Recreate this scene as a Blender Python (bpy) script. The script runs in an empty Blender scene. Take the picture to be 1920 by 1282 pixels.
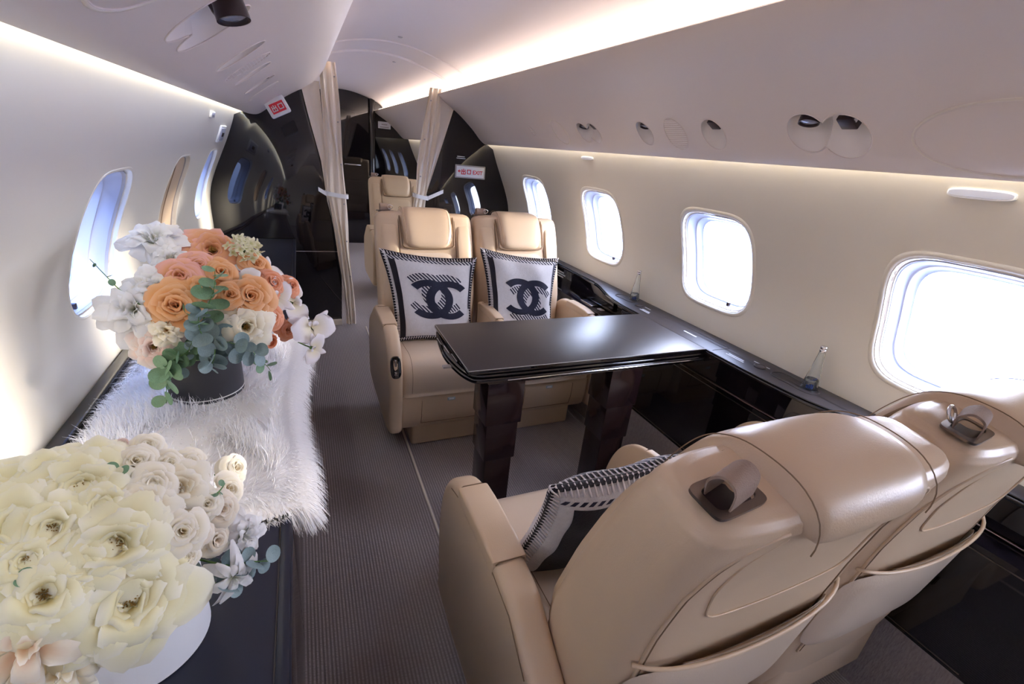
import bpy, bmesh, math, random
import numpy as np
from mathutils import Vector, Matrix, Euler
S = bpy.context.scene
COL = S.collection
rnd = random.Random(7)
PI = math.pi

# ------------------------------------------------------------------ camera, world, exposure
R = ((0.9155135565452746, 0.06634238399776661, -0.3967790516991986),
     (-0.39059644321287157, 0.382640926982505, -0.8372695740007654),
     (0.09627744456141539, 0.9215121318157067, 0.37622605516532404))
cd = bpy.data.cameras.new('camera'); cam = bpy.data.objects.new('camera', cd); COL.objects.link(cam)
cam.matrix_world = Matrix.Translation((-.49, 0, 1.32)) @ Matrix(R).to_4x4()
cd.sensor_width = 36; cd.lens = 863 / 1920 * 36; cd.clip_start = .01; cd.clip_end = 500
S.camera = cam
vs = S.view_settings
vs.view_transform = 'Standard'; vs.look = 'None'; vs.gamma = 1; vs.use_curve_mapping = False
vs.exposure = 1.3
try:
    S.cycles.max_bounces = 10; S.cycles.diffuse_bounces = 6; S.cycles.glossy_bounces = 4
    S.cycles.transmission_bounces = 8; S.cycles.transparent_max_bounces = 12
    S.cycles.caustics_reflective = False; S.cycles.caustics_refractive = False
    S.cycles.sample_clamp_indirect = 6
except Exception: pass
LED_CEIL, LED_WALL, SKY = 1.9, 3.0, 9.0
W = bpy.data.worlds.new('world'); S.world = W; W.use_nodes = True
wn = W.node_tree; wn.nodes.clear()
def nd(t, ty, **k):
    n = t.nodes.new(ty)
    for a, b in k.items():
        if a[0] == 'i' and a[1:].isdigit(): n.inputs[int(a[1:])].default_value = b
        else: setattr(n, a, b)
    return n
tc = nd(wn, 'ShaderNodeTexCoord'); sx = nd(wn, 'ShaderNodeSeparateXYZ'); wn.links.new(tc.outputs['Generated'], sx.inputs[0])
cr = nd(wn, 'ShaderNodeValToRGB'); wn.links.new(sx.outputs[2], cr.inputs[0])
e = cr.color_ramp.elements; e[0].position = 0.0; e[0].color = (.82, .88, 1, 1); e[1].position = .55; e[1].color = (.16, .36, .95, 1)
m = cr.color_ramp.elements.new(.10); m.color = (.52, .70, 1, 1)
# hazy glare around the sun, which stands low on the right hand side of the aircraft
dotn = nd(wn, 'ShaderNodeVectorMath', operation='DOT_PRODUCT'); wn.links.new(tc.outputs['Generated'], dotn.inputs[0]); dotn.inputs[1].default_value = (.975, -.15, .14)
mr = nd(wn, 'ShaderNodeMapRange', i1=-.15, i2=1.0, i3=0.0, i4=1.0); wn.links.new(dotn.outputs['Value'], mr.inputs[0])
mx = nd(wn, 'ShaderNodeMixRGB'); mx.inputs[2].default_value = (1.12, 1.17, 1.36, 1)
wn.links.new(mr.outputs[0], mx.inputs[0]); wn.links.new(cr.outputs[0], mx.inputs[1])
bg = nd(wn, 'ShaderNodeBackground', i1=SKY); wn.links.new(mx.outputs[0], bg.inputs[0])
wo = nd(wn, 'ShaderNodeOutputWorld'); wn.links.new(bg.outputs[0], wo.inputs[0])

sl = bpy.data.lights.new('sun', 'SUN'); sl.energy = 4.0; sl.angle = math.radians(7); sl.color = (1, .90, .76)
so = bpy.data.objects.new('sun', sl); COL.objects.link(so); so.rotation_euler = Vector((.985, -.17, .10)).to_track_quat('Z', 'Y').to_euler(); so.location = (6, -1, 2)

# ------------------------------------------------------------------ materials
def mat(name, col, rough=.5, metal=0, bump=0, bscale=200, var=0, vscale=6, coat=0, sheen=0, spec=.5, emit=0, trans=0, ior=1.45):
    m = bpy.data.materials.new(name); m.use_nodes = True; t = m.node_tree; p = t.nodes['Principled BSDF']
    p.inputs['Base Color'].default_value = (*col, 1); p.inputs['Roughness'].default_value = rough; p.inputs['Metallic'].default_value = metal
    p.inputs['Coat Weight'].default_value = coat; p.inputs['Coat Roughness'].default_value = .04
    p.inputs['Sheen Weight'].default_value = sheen; p.inputs['Specular IOR Level'].default_value = spec; p.inputs['IOR'].default_value = ior
    p.inputs['Transmission Weight'].default_value = trans
    if emit: p.inputs['Emission Color'].default_value = (*col, 1); p.inputs['Emission Strength'].default_value = emit
    tc = nd(t, 'ShaderNodeTexCoord')
    if var:
        n = nd(t, 'ShaderNodeTexNoise'); n.inputs['Scale'].default_value = vscale; n.inputs['Detail'].default_value = 4
        t.links.new(tc.outputs['Object'], n.inputs['Vector'])
        x = nd(t, 'ShaderNodeMixRGB'); x.inputs[1].default_value = tuple(c * (1 - var) for c in col) + (1,); x.inputs[2].default_value = tuple(min(1, c * (1 + var)) for c in col) + (1,)
        t.links.new(n.outputs[0], x.inputs[0]); t.links.new(x.outputs[0], p.inputs['Base Color'])
    if bump:
        n = nd(t, 'ShaderNodeTexNoise'); n.inputs['Scale'].default_value = bscale; n.inputs['Detail'].default_value = 3
        t.links.new(tc.outputs['Object'], n.inputs['Vector'])
        b = nd(t, 'ShaderNodeBump'); b.inputs['Strength'].default_value = bump; b.inputs['Distance'].default_value = .002
        t.links.new(n.outputs[0], b.inputs['Height']); t.links.new(b.outputs[0], p.inputs['Normal'])
    return m
M = {}
M['leather'] = mat('cream leather', (.66, .495, .34), .36, bump=.12, bscale=420, var=.04, vscale=9, spec=.5)
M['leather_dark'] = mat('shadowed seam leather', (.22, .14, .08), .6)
M['pale_leather'] = mat('pale cushion leather', (.69, .555, .43), .34, bump=.15, bscale=300, var=.05, vscale=7)
M['thread'] = mat('brown thread', (.27, .18, .11), .7)
M['panel'] = mat('cream wall panel', (.80, .755, .65), .42, bump=.03, bscale=60)
M['bin'] = mat('stone lacquer bin', (.78, .69, .63), .38, bump=.02, bscale=40)
M['ceil'] = mat('ceiling panel', (.74, .68, .66), .5)
M['recess'] = mat('lit recess colour', (.86, .80, .755), .45)  # lighter than the bins: light caught inside the recesses is in the colour
M['trimline'] = mat('bin cover edge', (.80, .72, .62), .4)
M['black'] = mat('piano black', (.006, .0045, .007), .03, spec=.8, ior=1.5)
M['satin'] = mat('black satin top', (.012, .014, .028), .32, bump=.05, bscale=300)
M['tableleather'] = mat('dark table leather', (.022, .017, .02), .40, bump=.2, bscale=500, spec=.9)
M['ledge'] = mat('grey brown ledge top', (.05, .04, .037), .42, bump=.04, bscale=300, spec=.35)
M['tableleg'] = mat('dark burgundy lacquer', (.020, .010, .012), .14, coat=.2)
M['chrome'] = mat('chrome', (.75, .75, .77), .14, 1)
M['bronze'] = mat('bronze bezel', (.21, .165, .14), .28, .85)
M['darkplastic'] = mat('dark lamp housing', (.035, .02, .022), .3)
M['lens'] = mat('lamp lens', (.25, .27, .35), .08, coat=1)
M['webbing'] = mat('taupe webbing', (.33, .235, .185), .8, bump=.6, bscale=500)
M['white'] = mat('white plastic', (.82, .82, .83), .35)
M['winwhite'] = mat('window white plastic', (.46, .47, .54), .3)
M['wingrey'] = mat('window grey gasket', (.40, .37, .36), .4)
M['red'] = mat('sign red', (.75, .03, .05), .5)
M['curtain'] = mat('cream curtain cloth', (.84, .74, .62), .85, bump=.25, bscale=250, sheen=.3)
M['curtain_pale'] = mat('worn curtain edge', (.72, .66, .60), .85, bump=.3, bscale=250)
M['label'] = mat('pale print', (.55, .55, .55), .6)
M['tag'] = mat('pale blue tag', (.42, .55, .60), .5)
M['wool'] = mat('pale grey wool', (.62, .60, .62), .95, bump=.9, bscale=330, var=.10, vscale=90, sheen=.4)
M['navy'] = mat('navy wool', (.016, .018, .04), .95, bump=.9, bscale=330, var=.3, vscale=90, sheen=.1)
M['blackwool'] = mat('black wool', (.014, .011, .018), .95, bump=.9, bscale=330, sheen=.1)
M['stitch'] = mat('white blanket stitch', (.75, .70, .72), .9)
M['fur'] = mat('white faux fur', (.95, .94, .96), .75, sheen=.3)
M['vase_black'] = mat('charcoal hat box', (.035, .035, .045), .55, bump=.1, bscale=300)
M['vase_white'] = mat('white hat box', (.80, .81, .86), .5)
M['vase_line'] = mat('pale ring', (.75, .75, .75), .5)
M['stem'] = mat('green stem', (.10, .22, .06), .5)
M['stamen'] = mat('golden stamens', (.50, .30, .07), .7, bump=.8, bscale=600)
M['leaf'] = mat('eucalyptus leaf', (.17, .30, .18), .5, var=.35, vscale=18)
M['leaf_blue'] = mat('blue grey eucalyptus leaf', (.22, .31, .33), .5, var=.3, vscale=18)
M['blue'] = mat('bottle blue print', (.01, .06, .33), .5)
M['ground'] = mat('bright apron', (.50, .53, .60), .8, var=.35, vscale=.5)
M['blue_backdrop'] = mat('deep blue backdrop', (.018, .040, .095), .6, var=.75, vscale=.16)  # colour of the added wall outside; pale patches stand for cloud
M['plane'] = mat('white painted aircraft skin', (.78, .80, .84), .35)
M['seatback2'] = mat('beige leather', (.60, .45, .29), .42, bump=.1, bscale=420)
M['water'] = mat('water', (.9, .95, 1), .02, trans=1, ior=1.33)
M['glass'] = mat('bottle glass', (.93, .96, .97), .02, trans=1, ior=1.45)
M['glow_c'] = mat('ceiling light strip', (1.0, .87, .74), .5, emit=LED_CEIL)
M['glow_w'] = mat('wall light strip', (1.0, .95, .66), .5, emit=LED_WALL)

def pane_mat():
    m = bpy.data.materials.new('window pane'); m.use_nodes = True; t = m.node_tree; t.nodes.clear()
    tr = nd(t, 'ShaderNodeBsdfTransparent'); tr.inputs[0].default_value = (.96, .97, 1, 1)
    gl = nd(t, 'ShaderNodeBsdfGlossy'); gl.inputs['Roughness'].default_value = .03
    lw = nd(t, 'ShaderNodeLayerWeight'); lw.inputs[0].default_value = .5; pw = nd(t, 'ShaderNodeMath', operation='POWER'); pw.inputs[1].default_value = 5
    t.links.new(lw.outputs['Facing'], pw.inputs[0]); fr = nd(t, 'ShaderNodeMath', operation='MULTIPLY_ADD'); fr.inputs[1].default_value = .5; fr.inputs[2].default_value = .03; t.links.new(pw.outputs[0], fr.inputs[0])
    mi = nd(t, 'ShaderNodeMixShader'); o = nd(t, 'ShaderNodeOutputMaterial')
    t.links.new(fr.outputs[0], mi.inputs[0]); t.links.new(tr.outputs[0], mi.inputs[1]); t.links.new(gl.outputs[0], mi.inputs[2]); t.links.new(mi.outputs[0], o.inputs[0])
    return m
M['pane'] = pane_mat()
def carpet_mat(name, a, b):
    m = mat(name, a, .95, sheen=.25); t = m.node_tree; p = t.nodes['Principled BSDF']
    tc = nd(t, 'ShaderNodeTexCoord'); w = nd(t, 'ShaderNodeTexWave', wave_type='BANDS', bands_direction='X'); w.inputs['Scale'].default_value = 32; w.inputs['Distortion'].default_value = .25
    w.inputs['Detail'].default_value = 2; w.inputs['Detail Scale'].default_value = 4
    t.links.new(tc.outputs['Object'], w.inputs['Vector'])
    mp = nd(t, 'ShaderNodeMapping'); mp.inputs['Scale'].default_value = (60, 240, 60); t.links.new(tc.outputs['Object'], mp.inputs[0])
    n = nd(t, 'ShaderNodeTexNoise'); n.inputs['Scale'].default_value = 1.0; n.inputs['Detail'].default_value = 2; t.links.new(mp.outputs[0], n.inputs['Vector'])
    mu = nd(t, 'ShaderNodeMath', operation='MULTIPLY'); t.links.new(w.outputs[1], mu.inputs[0]); t.links.new(n.outputs[0], mu.inputs[1])
    r = nd(t, 'ShaderNodeMixRGB'); r.inputs[1].default_value = (*a, 1); r.inputs[2].default_value = (*b, 1)
    m2 = nd(t, 'ShaderNodeMath', operation='MULTIPLY'); m2.inputs[1].default_value = 1.5; t.links.new(mu.outputs[0], m2.inputs[0])
    t.links.new(m2.outputs[0], r.inputs[0]); t.links.new(r.outputs[0], p.inputs['Base Color'])
    bp = nd(t, 'ShaderNodeBump'); bp.inputs['Strength'].default_value = .8; bp.inputs['Distance'].default_value = .003
    t.links.new(mu.outputs[0], bp.inputs['Height']); t.links.new(bp.outputs[0], p.inputs['Normal'])
    return m
M['carpet'] = carpet_mat('ribbed taupe carpet', (.225, .185, .182), (.41, .355, .345))
def hatch_mat(name, k):
    m = mat(name, (.5, .5, .5), .95, bump=.6, bscale=330); t = m.node_tree; p = t.nodes['Principled BSDF']
    uv = nd(t, 'ShaderNodeUVMap'); w = nd(t, 'ShaderNodeTexWave', wave_type='BANDS', bands_direction='DIAGONAL'); w.inputs['Scale'].default_value = k
    t.links.new(uv.outputs[0], w.inputs['Vector'])
    g = nd(t, 'ShaderNodeMath', operation='GREATER_THAN'); g.inputs[1].default_value = .42; t.links.new(w.outputs[1], g.inputs[0])
    r = nd(t, 'ShaderNodeMixRGB'); r.inputs[1].default_value = (.62, .60, .62, 1); r.inputs[2].default_value = (.02, .02, .045, 1)
    t.links.new(g.outputs[0], r.inputs[0]); t.links.new(r.outputs[0], p.inputs['Base Color'])
    return m
M['hatch'] = hatch_mat('hatched wool', 7)
def petal_mat(name, base, tip, edge=None):
    m = bpy.data.materials.new(name); m.use_nodes = True; t = m.node_tree; p = t.nodes['Principled BSDF']
    at = nd(t, 'ShaderNodeAttribute', attribute_name='pv')
    cr = nd(t, 'ShaderNodeValToRGB'); e = cr.color_ramp.elements
    e[0].position = .05; e[0].color = (*base, 1); e[1].position = .75; e[1].color = (*tip, 1)
    if edge: q = e.new(1.0); q.color = (*edge, 1)
    t.links.new(at.outputs['Fac'], cr.inputs[0]); t.links.new(cr.outputs[0], p.inputs['Base Color'])
    p.inputs['Roughness'].default_value = .6; p.inputs['Sheen Weight'].default_value = .15
    trn = nd(t, 'ShaderNodeBsdfTranslucent'); t.links.new(cr.outputs[0], trn.inputs[0])
    mi = nd(t, 'ShaderNodeMixShader'); mi.inputs[0].default_value = .2
    o = t.nodes['Material Output']
    t.links.new(p.outputs[0], mi.inputs[1]); t.links.new(trn.outputs[0], mi.inputs[2]); t.links.new(mi.outputs[0], o.inputs[0])
    return m
PM = {
 'cream': petal_mat('cream petal', (.72, .56, .13), (.91, .86, .58), (.93, .90, .76)),
 'ivory': petal_mat('ivory petal', (.82, .60, .28), (.93, .87, .70), (.95, .91, .82)),
 'blush': petal_mat('blush petal', (.85, .50, .30), (.90, .80, .64), (.92, .86, .76)),
 'white': petal_mat('white petal', (.75, .76, .60), (.86, .86, .88)),
 'peach': petal_mat('peach petal', (.62, .20, .03), (.84, .38, .13), (.90, .54, .30)),
 'coral': petal_mat('coral petal', (.58, .12, .03), (.80, .27, .11), (.86, .42, .27)),
 'pinkpeach': petal_mat('pink edged peach petal', (.72, .26, .06), (.85, .42, .22), (.88, .48, .44)),
 'orchid': petal_mat('orchid petal', (.82, .74, .50), (.84, .80, .84)),
 'pink': petal_mat('pale pink petal', (.80, .40, .32), (.86, .68, .62), (.86, .80, .78)),
 'greenish': petal_mat('green white floret', (.60, .62, .25), (.80, .78, .58)),
}
# ------------------------------------------------------------------ mesh helpers
def lk(o, parent=None, label=None, cat=None, group=None, kind=None):
    COL.objects.link(o)
    if parent: o.parent = parent
    if label: o['label'] = label
    if cat: o['category'] = cat
    if group: o['group'] = group
    if kind: o['kind'] = kind
    return o
def mkmesh(name, v, f, m, ang=35):
    me = bpy.data.meshes.new(name); me.from_pydata([tuple(p) for p in v], [], f); me.validate()
    bm = bmesh.new(); bm.from_mesh(me); bmesh.ops.recalc_face_normals(bm, faces=bm.faces); bm.to_mesh(me); bm.free()
    for x in (m if isinstance(m, (list, tuple)) else [m]): me.materials.append(x)
    me.polygons.foreach_set('use_smooth', [True] * len(me.polygons))
    ar = np.zeros(len(me.polygons)); me.polygons.foreach_get('area', ar); T = ar.sum()
    for p_ in me.polygons:
        if p_.loop_total > 8 or ar[p_.index] > .045 * T: p_.use_smooth = False
    if ang < 180: me.set_sharp_from_angle(angle=math.radians(ang))
    return me
def ob(name, vf, m, parent=None, ang=35, **k):
    o = bpy.data.objects.new(name, mkmesh(name, vf[0], vf[1], m, ang)); return lk(o, parent, **k)
def emp(name, loc=(0, 0, 0), rz=0, **k):
    o = bpy.data.objects.new(name, None); o.location = loc; o.rotation_euler = (0, 0, rz); o.empty_display_size = .05; return lk(o, **k)
def join(*vfs):
    V, F = [], []
    for v, f in vfs:
        n = len(V); V += list(v); F += [tuple(i + n for i in q) for q in f]
    return V, F
def box(x0, x1, y0, y1, z0, z1):
    v = [(x, y, z) for z in (z0, z1) for y in (y0, y1) for x in (x0, x1)]
    return v, [(0, 2, 3, 1), (4, 5, 7, 6), (0, 1, 5, 4), (2, 6, 7, 3), (0, 4, 6, 2), (1, 3, 7, 5)]
def bbox(x0, x1, y0, y1, z0, z1, r=.004, seg=2):
    """box with rounded edges"""
    bm = bmesh.new(); v, f = box(x0, x1, y0, y1, z0, z1); vs = [bm.verts.new(p) for p in v]
    for q in f: bm.faces.new([vs[i] for i in q])
    r = min(r, .45 * min(x1 - x0, y1 - y0, z1 - z0))
    bmesh.ops.bevel(bm, geom=bm.edges[:] , offset=r, segments=seg, affect='EDGES', profile=.5)
    bm.verts.index_update(); out = ([tuple(p.co) for p in bm.verts], [tuple(x.index for x in q.verts) for q in bm.faces]); bm.free(); return out
def loft(rings, caps=True, closed=True):
    n = len(rings[0]); V = [p for r in rings for p in r]; F = []
    for i in range(len(rings) - 1):
        for j in range(n if closed else n - 1):
            a, b = i * n + j, i * n + (j + 1) % n; F.append((a, b, b + n, a + n))
    if caps and closed: F.append(tuple(range(n))[::-1]); F.append(tuple((len(rings) - 1) * n + j for j in range(n)))
    return V, F
def spline(pts, k=6, closed=False):
    P = [Vector(p) for p in pts]; n = len(P); out = []
    for i in range(n if closed else n - 1):
        g = (lambda j: P[j % n]) if closed else (lambda j: P[max(0, min(n - 1, j))])
        a, b, c, d = g(i - 1), g(i), g(i + 1), g(i + 2)
        for s in range(k):
            t = s / k; out.append(.5 * ((2 * b) + (c - a) * t + (2 * a - 5 * b + 4 * c - d) * t * t + (3 * b - a - 3 * c + d) * t ** 3))
    if not closed: out.append(P[-1])
    return out
def offs(poly, d):
    n = len(poly); ar = sum(poly[i][0] * poly[(i + 1) % n][1] - poly[(i + 1) % n][0] * poly[i][1] for i in range(n)); s = 1 if ar > 0 else -1; out = []
    for i in range(n):
        a, b, c = Vector(poly[i - 1][:2]), Vector(poly[i][:2]), Vector(poly[(i + 1) % n][:2]); t = (c - a)
        if t.length < 1e-9: out.append(tuple(b)); continue
        t.normalize(); out.append((b.x - s * t.y * d, b.y + s * t.x * d))
    return out
def prism(poly, a0, a1, r=.01, seg=4, ax='x'):
    """closed 2D polygon swept along an axis, with rounded ends; ax x: poly is (y,z); y: (x,z); z: (x,y)"""
    st = [(a0 + r * (1 - math.sin(PI / 2 * i / seg)), r * (1 - math.cos(PI / 2 * i / seg))) for i in range(seg, -1, -1)]
    st = [(a0 + r * (1 - math.cos(t)), r * (1 - math.sin(t))) for t in [PI / 2 * i / seg for i in range(seg + 1)]]
    st = st + [(a0 + a1 - a, d) for a, d in st[::-1]]
    rings = []
    for a, d in st:
        q = offs(poly, d) if d > 1e-6 else poly
        rings.append([(a, p[0], p[1]) if ax == 'x' else (p[0], a, p[1]) if ax == 'y' else (p[0], p[1], a) for p in q])
    return loft(rings)
def tube(pts, r, seg=6, closed=False):
    P = [Vector(p) for p in pts]; n = len(P); rings = []; up = Vector((0, 0, 1))
    for i in range(n):
        t = (P[(i + 1) % n] - P[i - 1]) if closed else (P[min(i + 1, n - 1)] - P[max(i - 1, 0)])
        t = t.normalized() if t.length > 1e-9 else Vector((0, 1, 0))
        if i == 0: u = t.cross(up); u = t.cross(Vector((1, 0, 0))) if u.length < .1 else u
        else: u = u - u.dot(t) * t
        u.normalize(); w = t.cross(u); rr = r[i] if isinstance(r, (list, tuple)) else r
        rings.append([P[i] + rr * (math.cos(2 * PI * k / seg) * u + math.sin(2 * PI * k / seg) * w) for k in range(seg)])
    if closed: rings.append(rings[0])
    return loft(rings, caps=not closed)
def lathe(prof, cx=0, cy=0, seg=40, cap=True):
    return loft([[(cx + r * math.cos(2 * PI * k / seg), cy + r * math.sin(2 * PI * k / seg), z) for k in range(seg)] for r, z in prof], caps=cap)
def sell(w, d, n, k=36):
    out = []
    for i in range(k):
        t = 2 * PI * i / k; c, s = math.cos(t), math.sin(t)
        out.append((w * math.copysign(abs(c) ** (2 / n), c), d * math.copysign(abs(s) ** (2 / n), s)))
    return out
def pad(P, A, B, t, nx=14, ny=14, n=5, puff=.35, back=0.0):
    """upholstered panel laid on the surface P(a,b)->(point, normal); rounded outline, puffed thickness t"""
    V, F = [], []
    for j in range(ny + 1):
        for i in range(nx + 1):
            u, v = 2 * i / nx - 1, 2 * j / ny - 1
            m = max(abs(u), abs(v))
            if m > 1e-6:
                k = m / (abs(u) ** n + abs(v) ** n) ** (1 / n)
                uu, vv = u * k, v * k
            else: uu, vv = u, v
            h = t * (1 - m ** 6) ** puff if m < 1 else 0
            p, nn = P(uu * A, vv * B); V.append(Vector(p) + Vector(nn) * (h - back))
    for j in range(ny):
        for i in range(nx):
            a = j * (nx + 1) + i; F.append((a, a + 1, a + nx + 2, a + nx + 1))
    return V, F
def boolcut(o, cutter_vfs, cm=None):
    cs = []
    if cm: o.data.materials.append(cm)
    for vf in cutter_vfs:
        c = bpy.data.objects.new('cut', mkmesh('cut', vf[0], vf[1], cm or o.data.materials[0])); COL.objects.link(c); cs.append(c)
        md = o.modifiers.new('b', 'BOOLEAN'); md.operation = 'DIFFERENCE'; md.solver = 'EXACT'; md.object = c; md.material_mode = 'TRANSFER'
    dg = bpy.context.evaluated_depsgraph_get(); me = bpy.data.meshes.new_from_object(o.evaluated_get(dg)); o.modifiers.clear(); old = o.data; o.data = me
    me.polygons.foreach_set('use_smooth', [True] * len(me.polygons)); me.set_sharp_from_angle(angle=math.radians(28))
    for c in cs: bpy.data.objects.remove(c)
    bpy.data.meshes.remove(old)
def text_vf(s, size, depth=.0004):
    c = bpy.data.curves.new('t', 'FONT'); c.body = s; c.size = size; c.extrude = depth; c.offset = size * .018; c.align_x = 'CENTER'; c.align_y = 'CENTER'
    o = bpy.data.objects.new('t', c); COL.objects.link(o); bpy.context.view_layer.update()
    me = bpy.data.meshes.new_from_object(o.evaluated_get(bpy.context.evaluated_depsgraph_get()))
    v = [tuple(p.co) for p in me.vertices]; f = [tuple(p.vertices) for p in me.polygons]
    bpy.data.objects.remove(o); bpy.data.curves.remove(c); bpy.data.meshes.remove(me); return v, f
def xf(vf, mtx): return [mtx @ Vector(p) for p in vf[0]], vf[1]

# ------------------------------------------------------------------ shell profiles
YA, YB, YM = -1.6, 6.6, 3.5
WP = [(.0, 1.0), (.40, 1.015), (.6, 1.02), (.72, 1.02), (.85, 1.02), (.95, 1.005), (1.05, .97), (1.15, .925), (1.25, .88), (1.36, .838), (1.42, .826), (1.47, .82)]
wallp = [(p.x, p.y) for p in spline([(x, z, 0) for z, x in WP], 4)]
_wz = [p[1] for p in wallp]; _wx = [p[0] for p in wallp]
def wx(z): return float(np.interp(z, _wz, _wx))
BR = [(p.x, p.y) for p in spline([(.795, 1.366, 0), (.775, 1.368, 0), (.735, 1.395, 0), (.67, 1.46, 0), (.56, 1.548, 0), (.47, 1.60, 0), (.425, 1.63, 0), (.405, 1.65, 0)], 4)]
BL = [(p.x, p.y) for p in spline([(-.785, 1.402, 0), (-.75, 1.393, 0), (-.70, 1.398, 0), (-.64, 1.44, 0), (-.53, 1.52, 0), (-.42, 1.585, 0), (-.35, 1.64, 0), (-.315, 1.69, 0)], 4)]
binR = BR + [(.43, 1.662), (.50, 1.668), (.60, 1.64), (.72, 1.56), (.775, 1.47), (.79, 1.40)]
binL = BL + [(-.335, 1.705), (-.40, 1.705), (-.50, 1.69), (-.66, 1.59), (-.74, 1.50), (-.775, 1.44)]
NY = [YA + (YB - YA) * i / 12 for i in range(13)]
def sweep(poly, ys=NY): return loft([[(p[0], y, p[1]) for p in poly] for y in ys])
def st(name, vf, m, ang=35, **k): return ob(name, vf, m, ang=ang, kind='structure', **k)
wr = wallp + [(.91, 1.47), (.95, 1.30), (1.03, 1.1), (1.08, .95), (1.09, .7), (1.09, 0)]
WR = st('wall_right', sweep(wr), M['panel']); WL = st('wall_left', sweep([(-x, z) for x, z in wr]), M['panel'])
# windows: (side, y centre, half width)
ZC, HH = 1.005, .182
WIN = [(1, y, .178) for y in (-1.05, -.26, .535, 1.33, 2.13, 2.92, 3.95, 4.75, 5.55)] + [(-1, y, .165) for y in (-.84, -.05, .0, 1.535, 2.36, 3.13, 4.6, 5.4)]
WIN = [w for w in WIN if not (w[0] == -1 and w[1] == .0)]
def wring(s, y, hw, sc, off, zc=ZC, n=4.2, k=48):
    out = []
    for a, b in sell(hw * sc, HH * sc, n, k):
        z = zc + b; out.append((s * (wx(z) + off), y + a, z))
    return out
for s, WO in ((1, WR), (-1, WL)):
    cuts = []
    for (s2, y, hw) in WIN:
        if s2 != s: continue
        r = sell(hw * .985, HH * .985, 4.2, 40)
        cuts.append(loft([[(s * .80, y + a, ZC + b) for a, b in r], [(s * 1.2, y + a, ZC + b) for a, b in r]]))
    boolcut(WO, cuts)
for i, (s, y, hw) in enumerate(WIN):
    w = emp('window_%d' % (i + 1), (s * 1.0, y, ZC), kind='structure'); inv = Matrix.Translation((-s * 1.0, -y, -ZC))
    def W_(rings, name, m, ang=60): return ob(name, xf(loft(rings, caps=False), inv), m, w, ang)
    W_([wring(s, y, hw, c, o_) for c, o_ in ((1.03, .001), (1.015, -.0015), (1.0, -.001), (.985, .008), (.975, .045))] if s < 0 else [wring(s, y, hw, c, o_) for c, o_ in ((1.09, .002), (1.075, -.001), (1.05, -.004), (1.02, -.0045), (1.0, -.001), (.985, .008), (.975, .045))], 'bezel', M['panel'])
    W_([wring(s, y, hw, c, o_) for c, o_ in ((.975, .016), (.955, .013), (.95, .020), (.945, .022))], 'gasket', M['wingrey'])
    if (s, y) == (-1, 2.36):
        def sp(a, b): z = ZC + b; return (s * (wx(z) + .018), y + a, z), (-s, 0, 0)
        ob('window_shade', xf(pad(sp, hw * .955, HH * .955, .006, n=4.2), inv), M['leather'], w)
        ob('shade_seam', xf(tube([(s * (wx(ZC + b) + .011), y - .045 - .03 * (b / .17) ** 2, ZC + b) for b in np.linspace(-.165, .165, 20)], .002), inv), M['thread'], w)
        continue
    W_([wring(s, y, hw, c, o_) for c, o_ in ((.945, .020), (.93, .035), (.90, .055), (.875, .058))], 'inner_frame', M['winwhite'])
    W_([wring(s, y, hw, c, o_) for c, o_ in ((.875, .056), (.865, .060), (.845, .080), (.815, .084))], 'outer_frame', M['winwhite'])
    r = [Vector(p) for p in wring(s, y, hw, .83, .082)]
    W_([wring(s, y, hw, c, .083) for c in (.83, .55, .25, .02)], 'pane', M['pane'], 180)
    z0 = ZC - HH * .90
    ob('shade_pull', xf(join(bbox(s * (wx(z0) + .03) - .006, s * (wx(z0) + .03) + .006, y - hw * .35 - .006, y - hw * .35 + .006, z0 - .002, z0 + .014, .002)), inv), M['darkplastic'], w)
# overhead bins
BINR = st('trim_1', sweep(binR), M['bin'], label='right overhead panel with oval recesses'); BINL = st('trim_2', sweep(binL), M['bin'], label='left overhead panel with oval recesses')
def binpt(s, z, y):
    prof = BR if s > 0 else BL; zz = [p[1] for p in prof[5:]]; xx = [p[0] for p in prof[5:]]
    x = float(np.interp(z, zz, xx)); x2 = float(np.interp(z + .01, zz, xx)); t = Vector((x2 - x, 0, .01)).normalized()
    n = Vector((-t.z, 0, t.x)) if s > 0 else Vector((t.z, 0, -t.x))
    if n.z > 0: n = -n
    return Vector((x, y, z)), n, t
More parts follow.
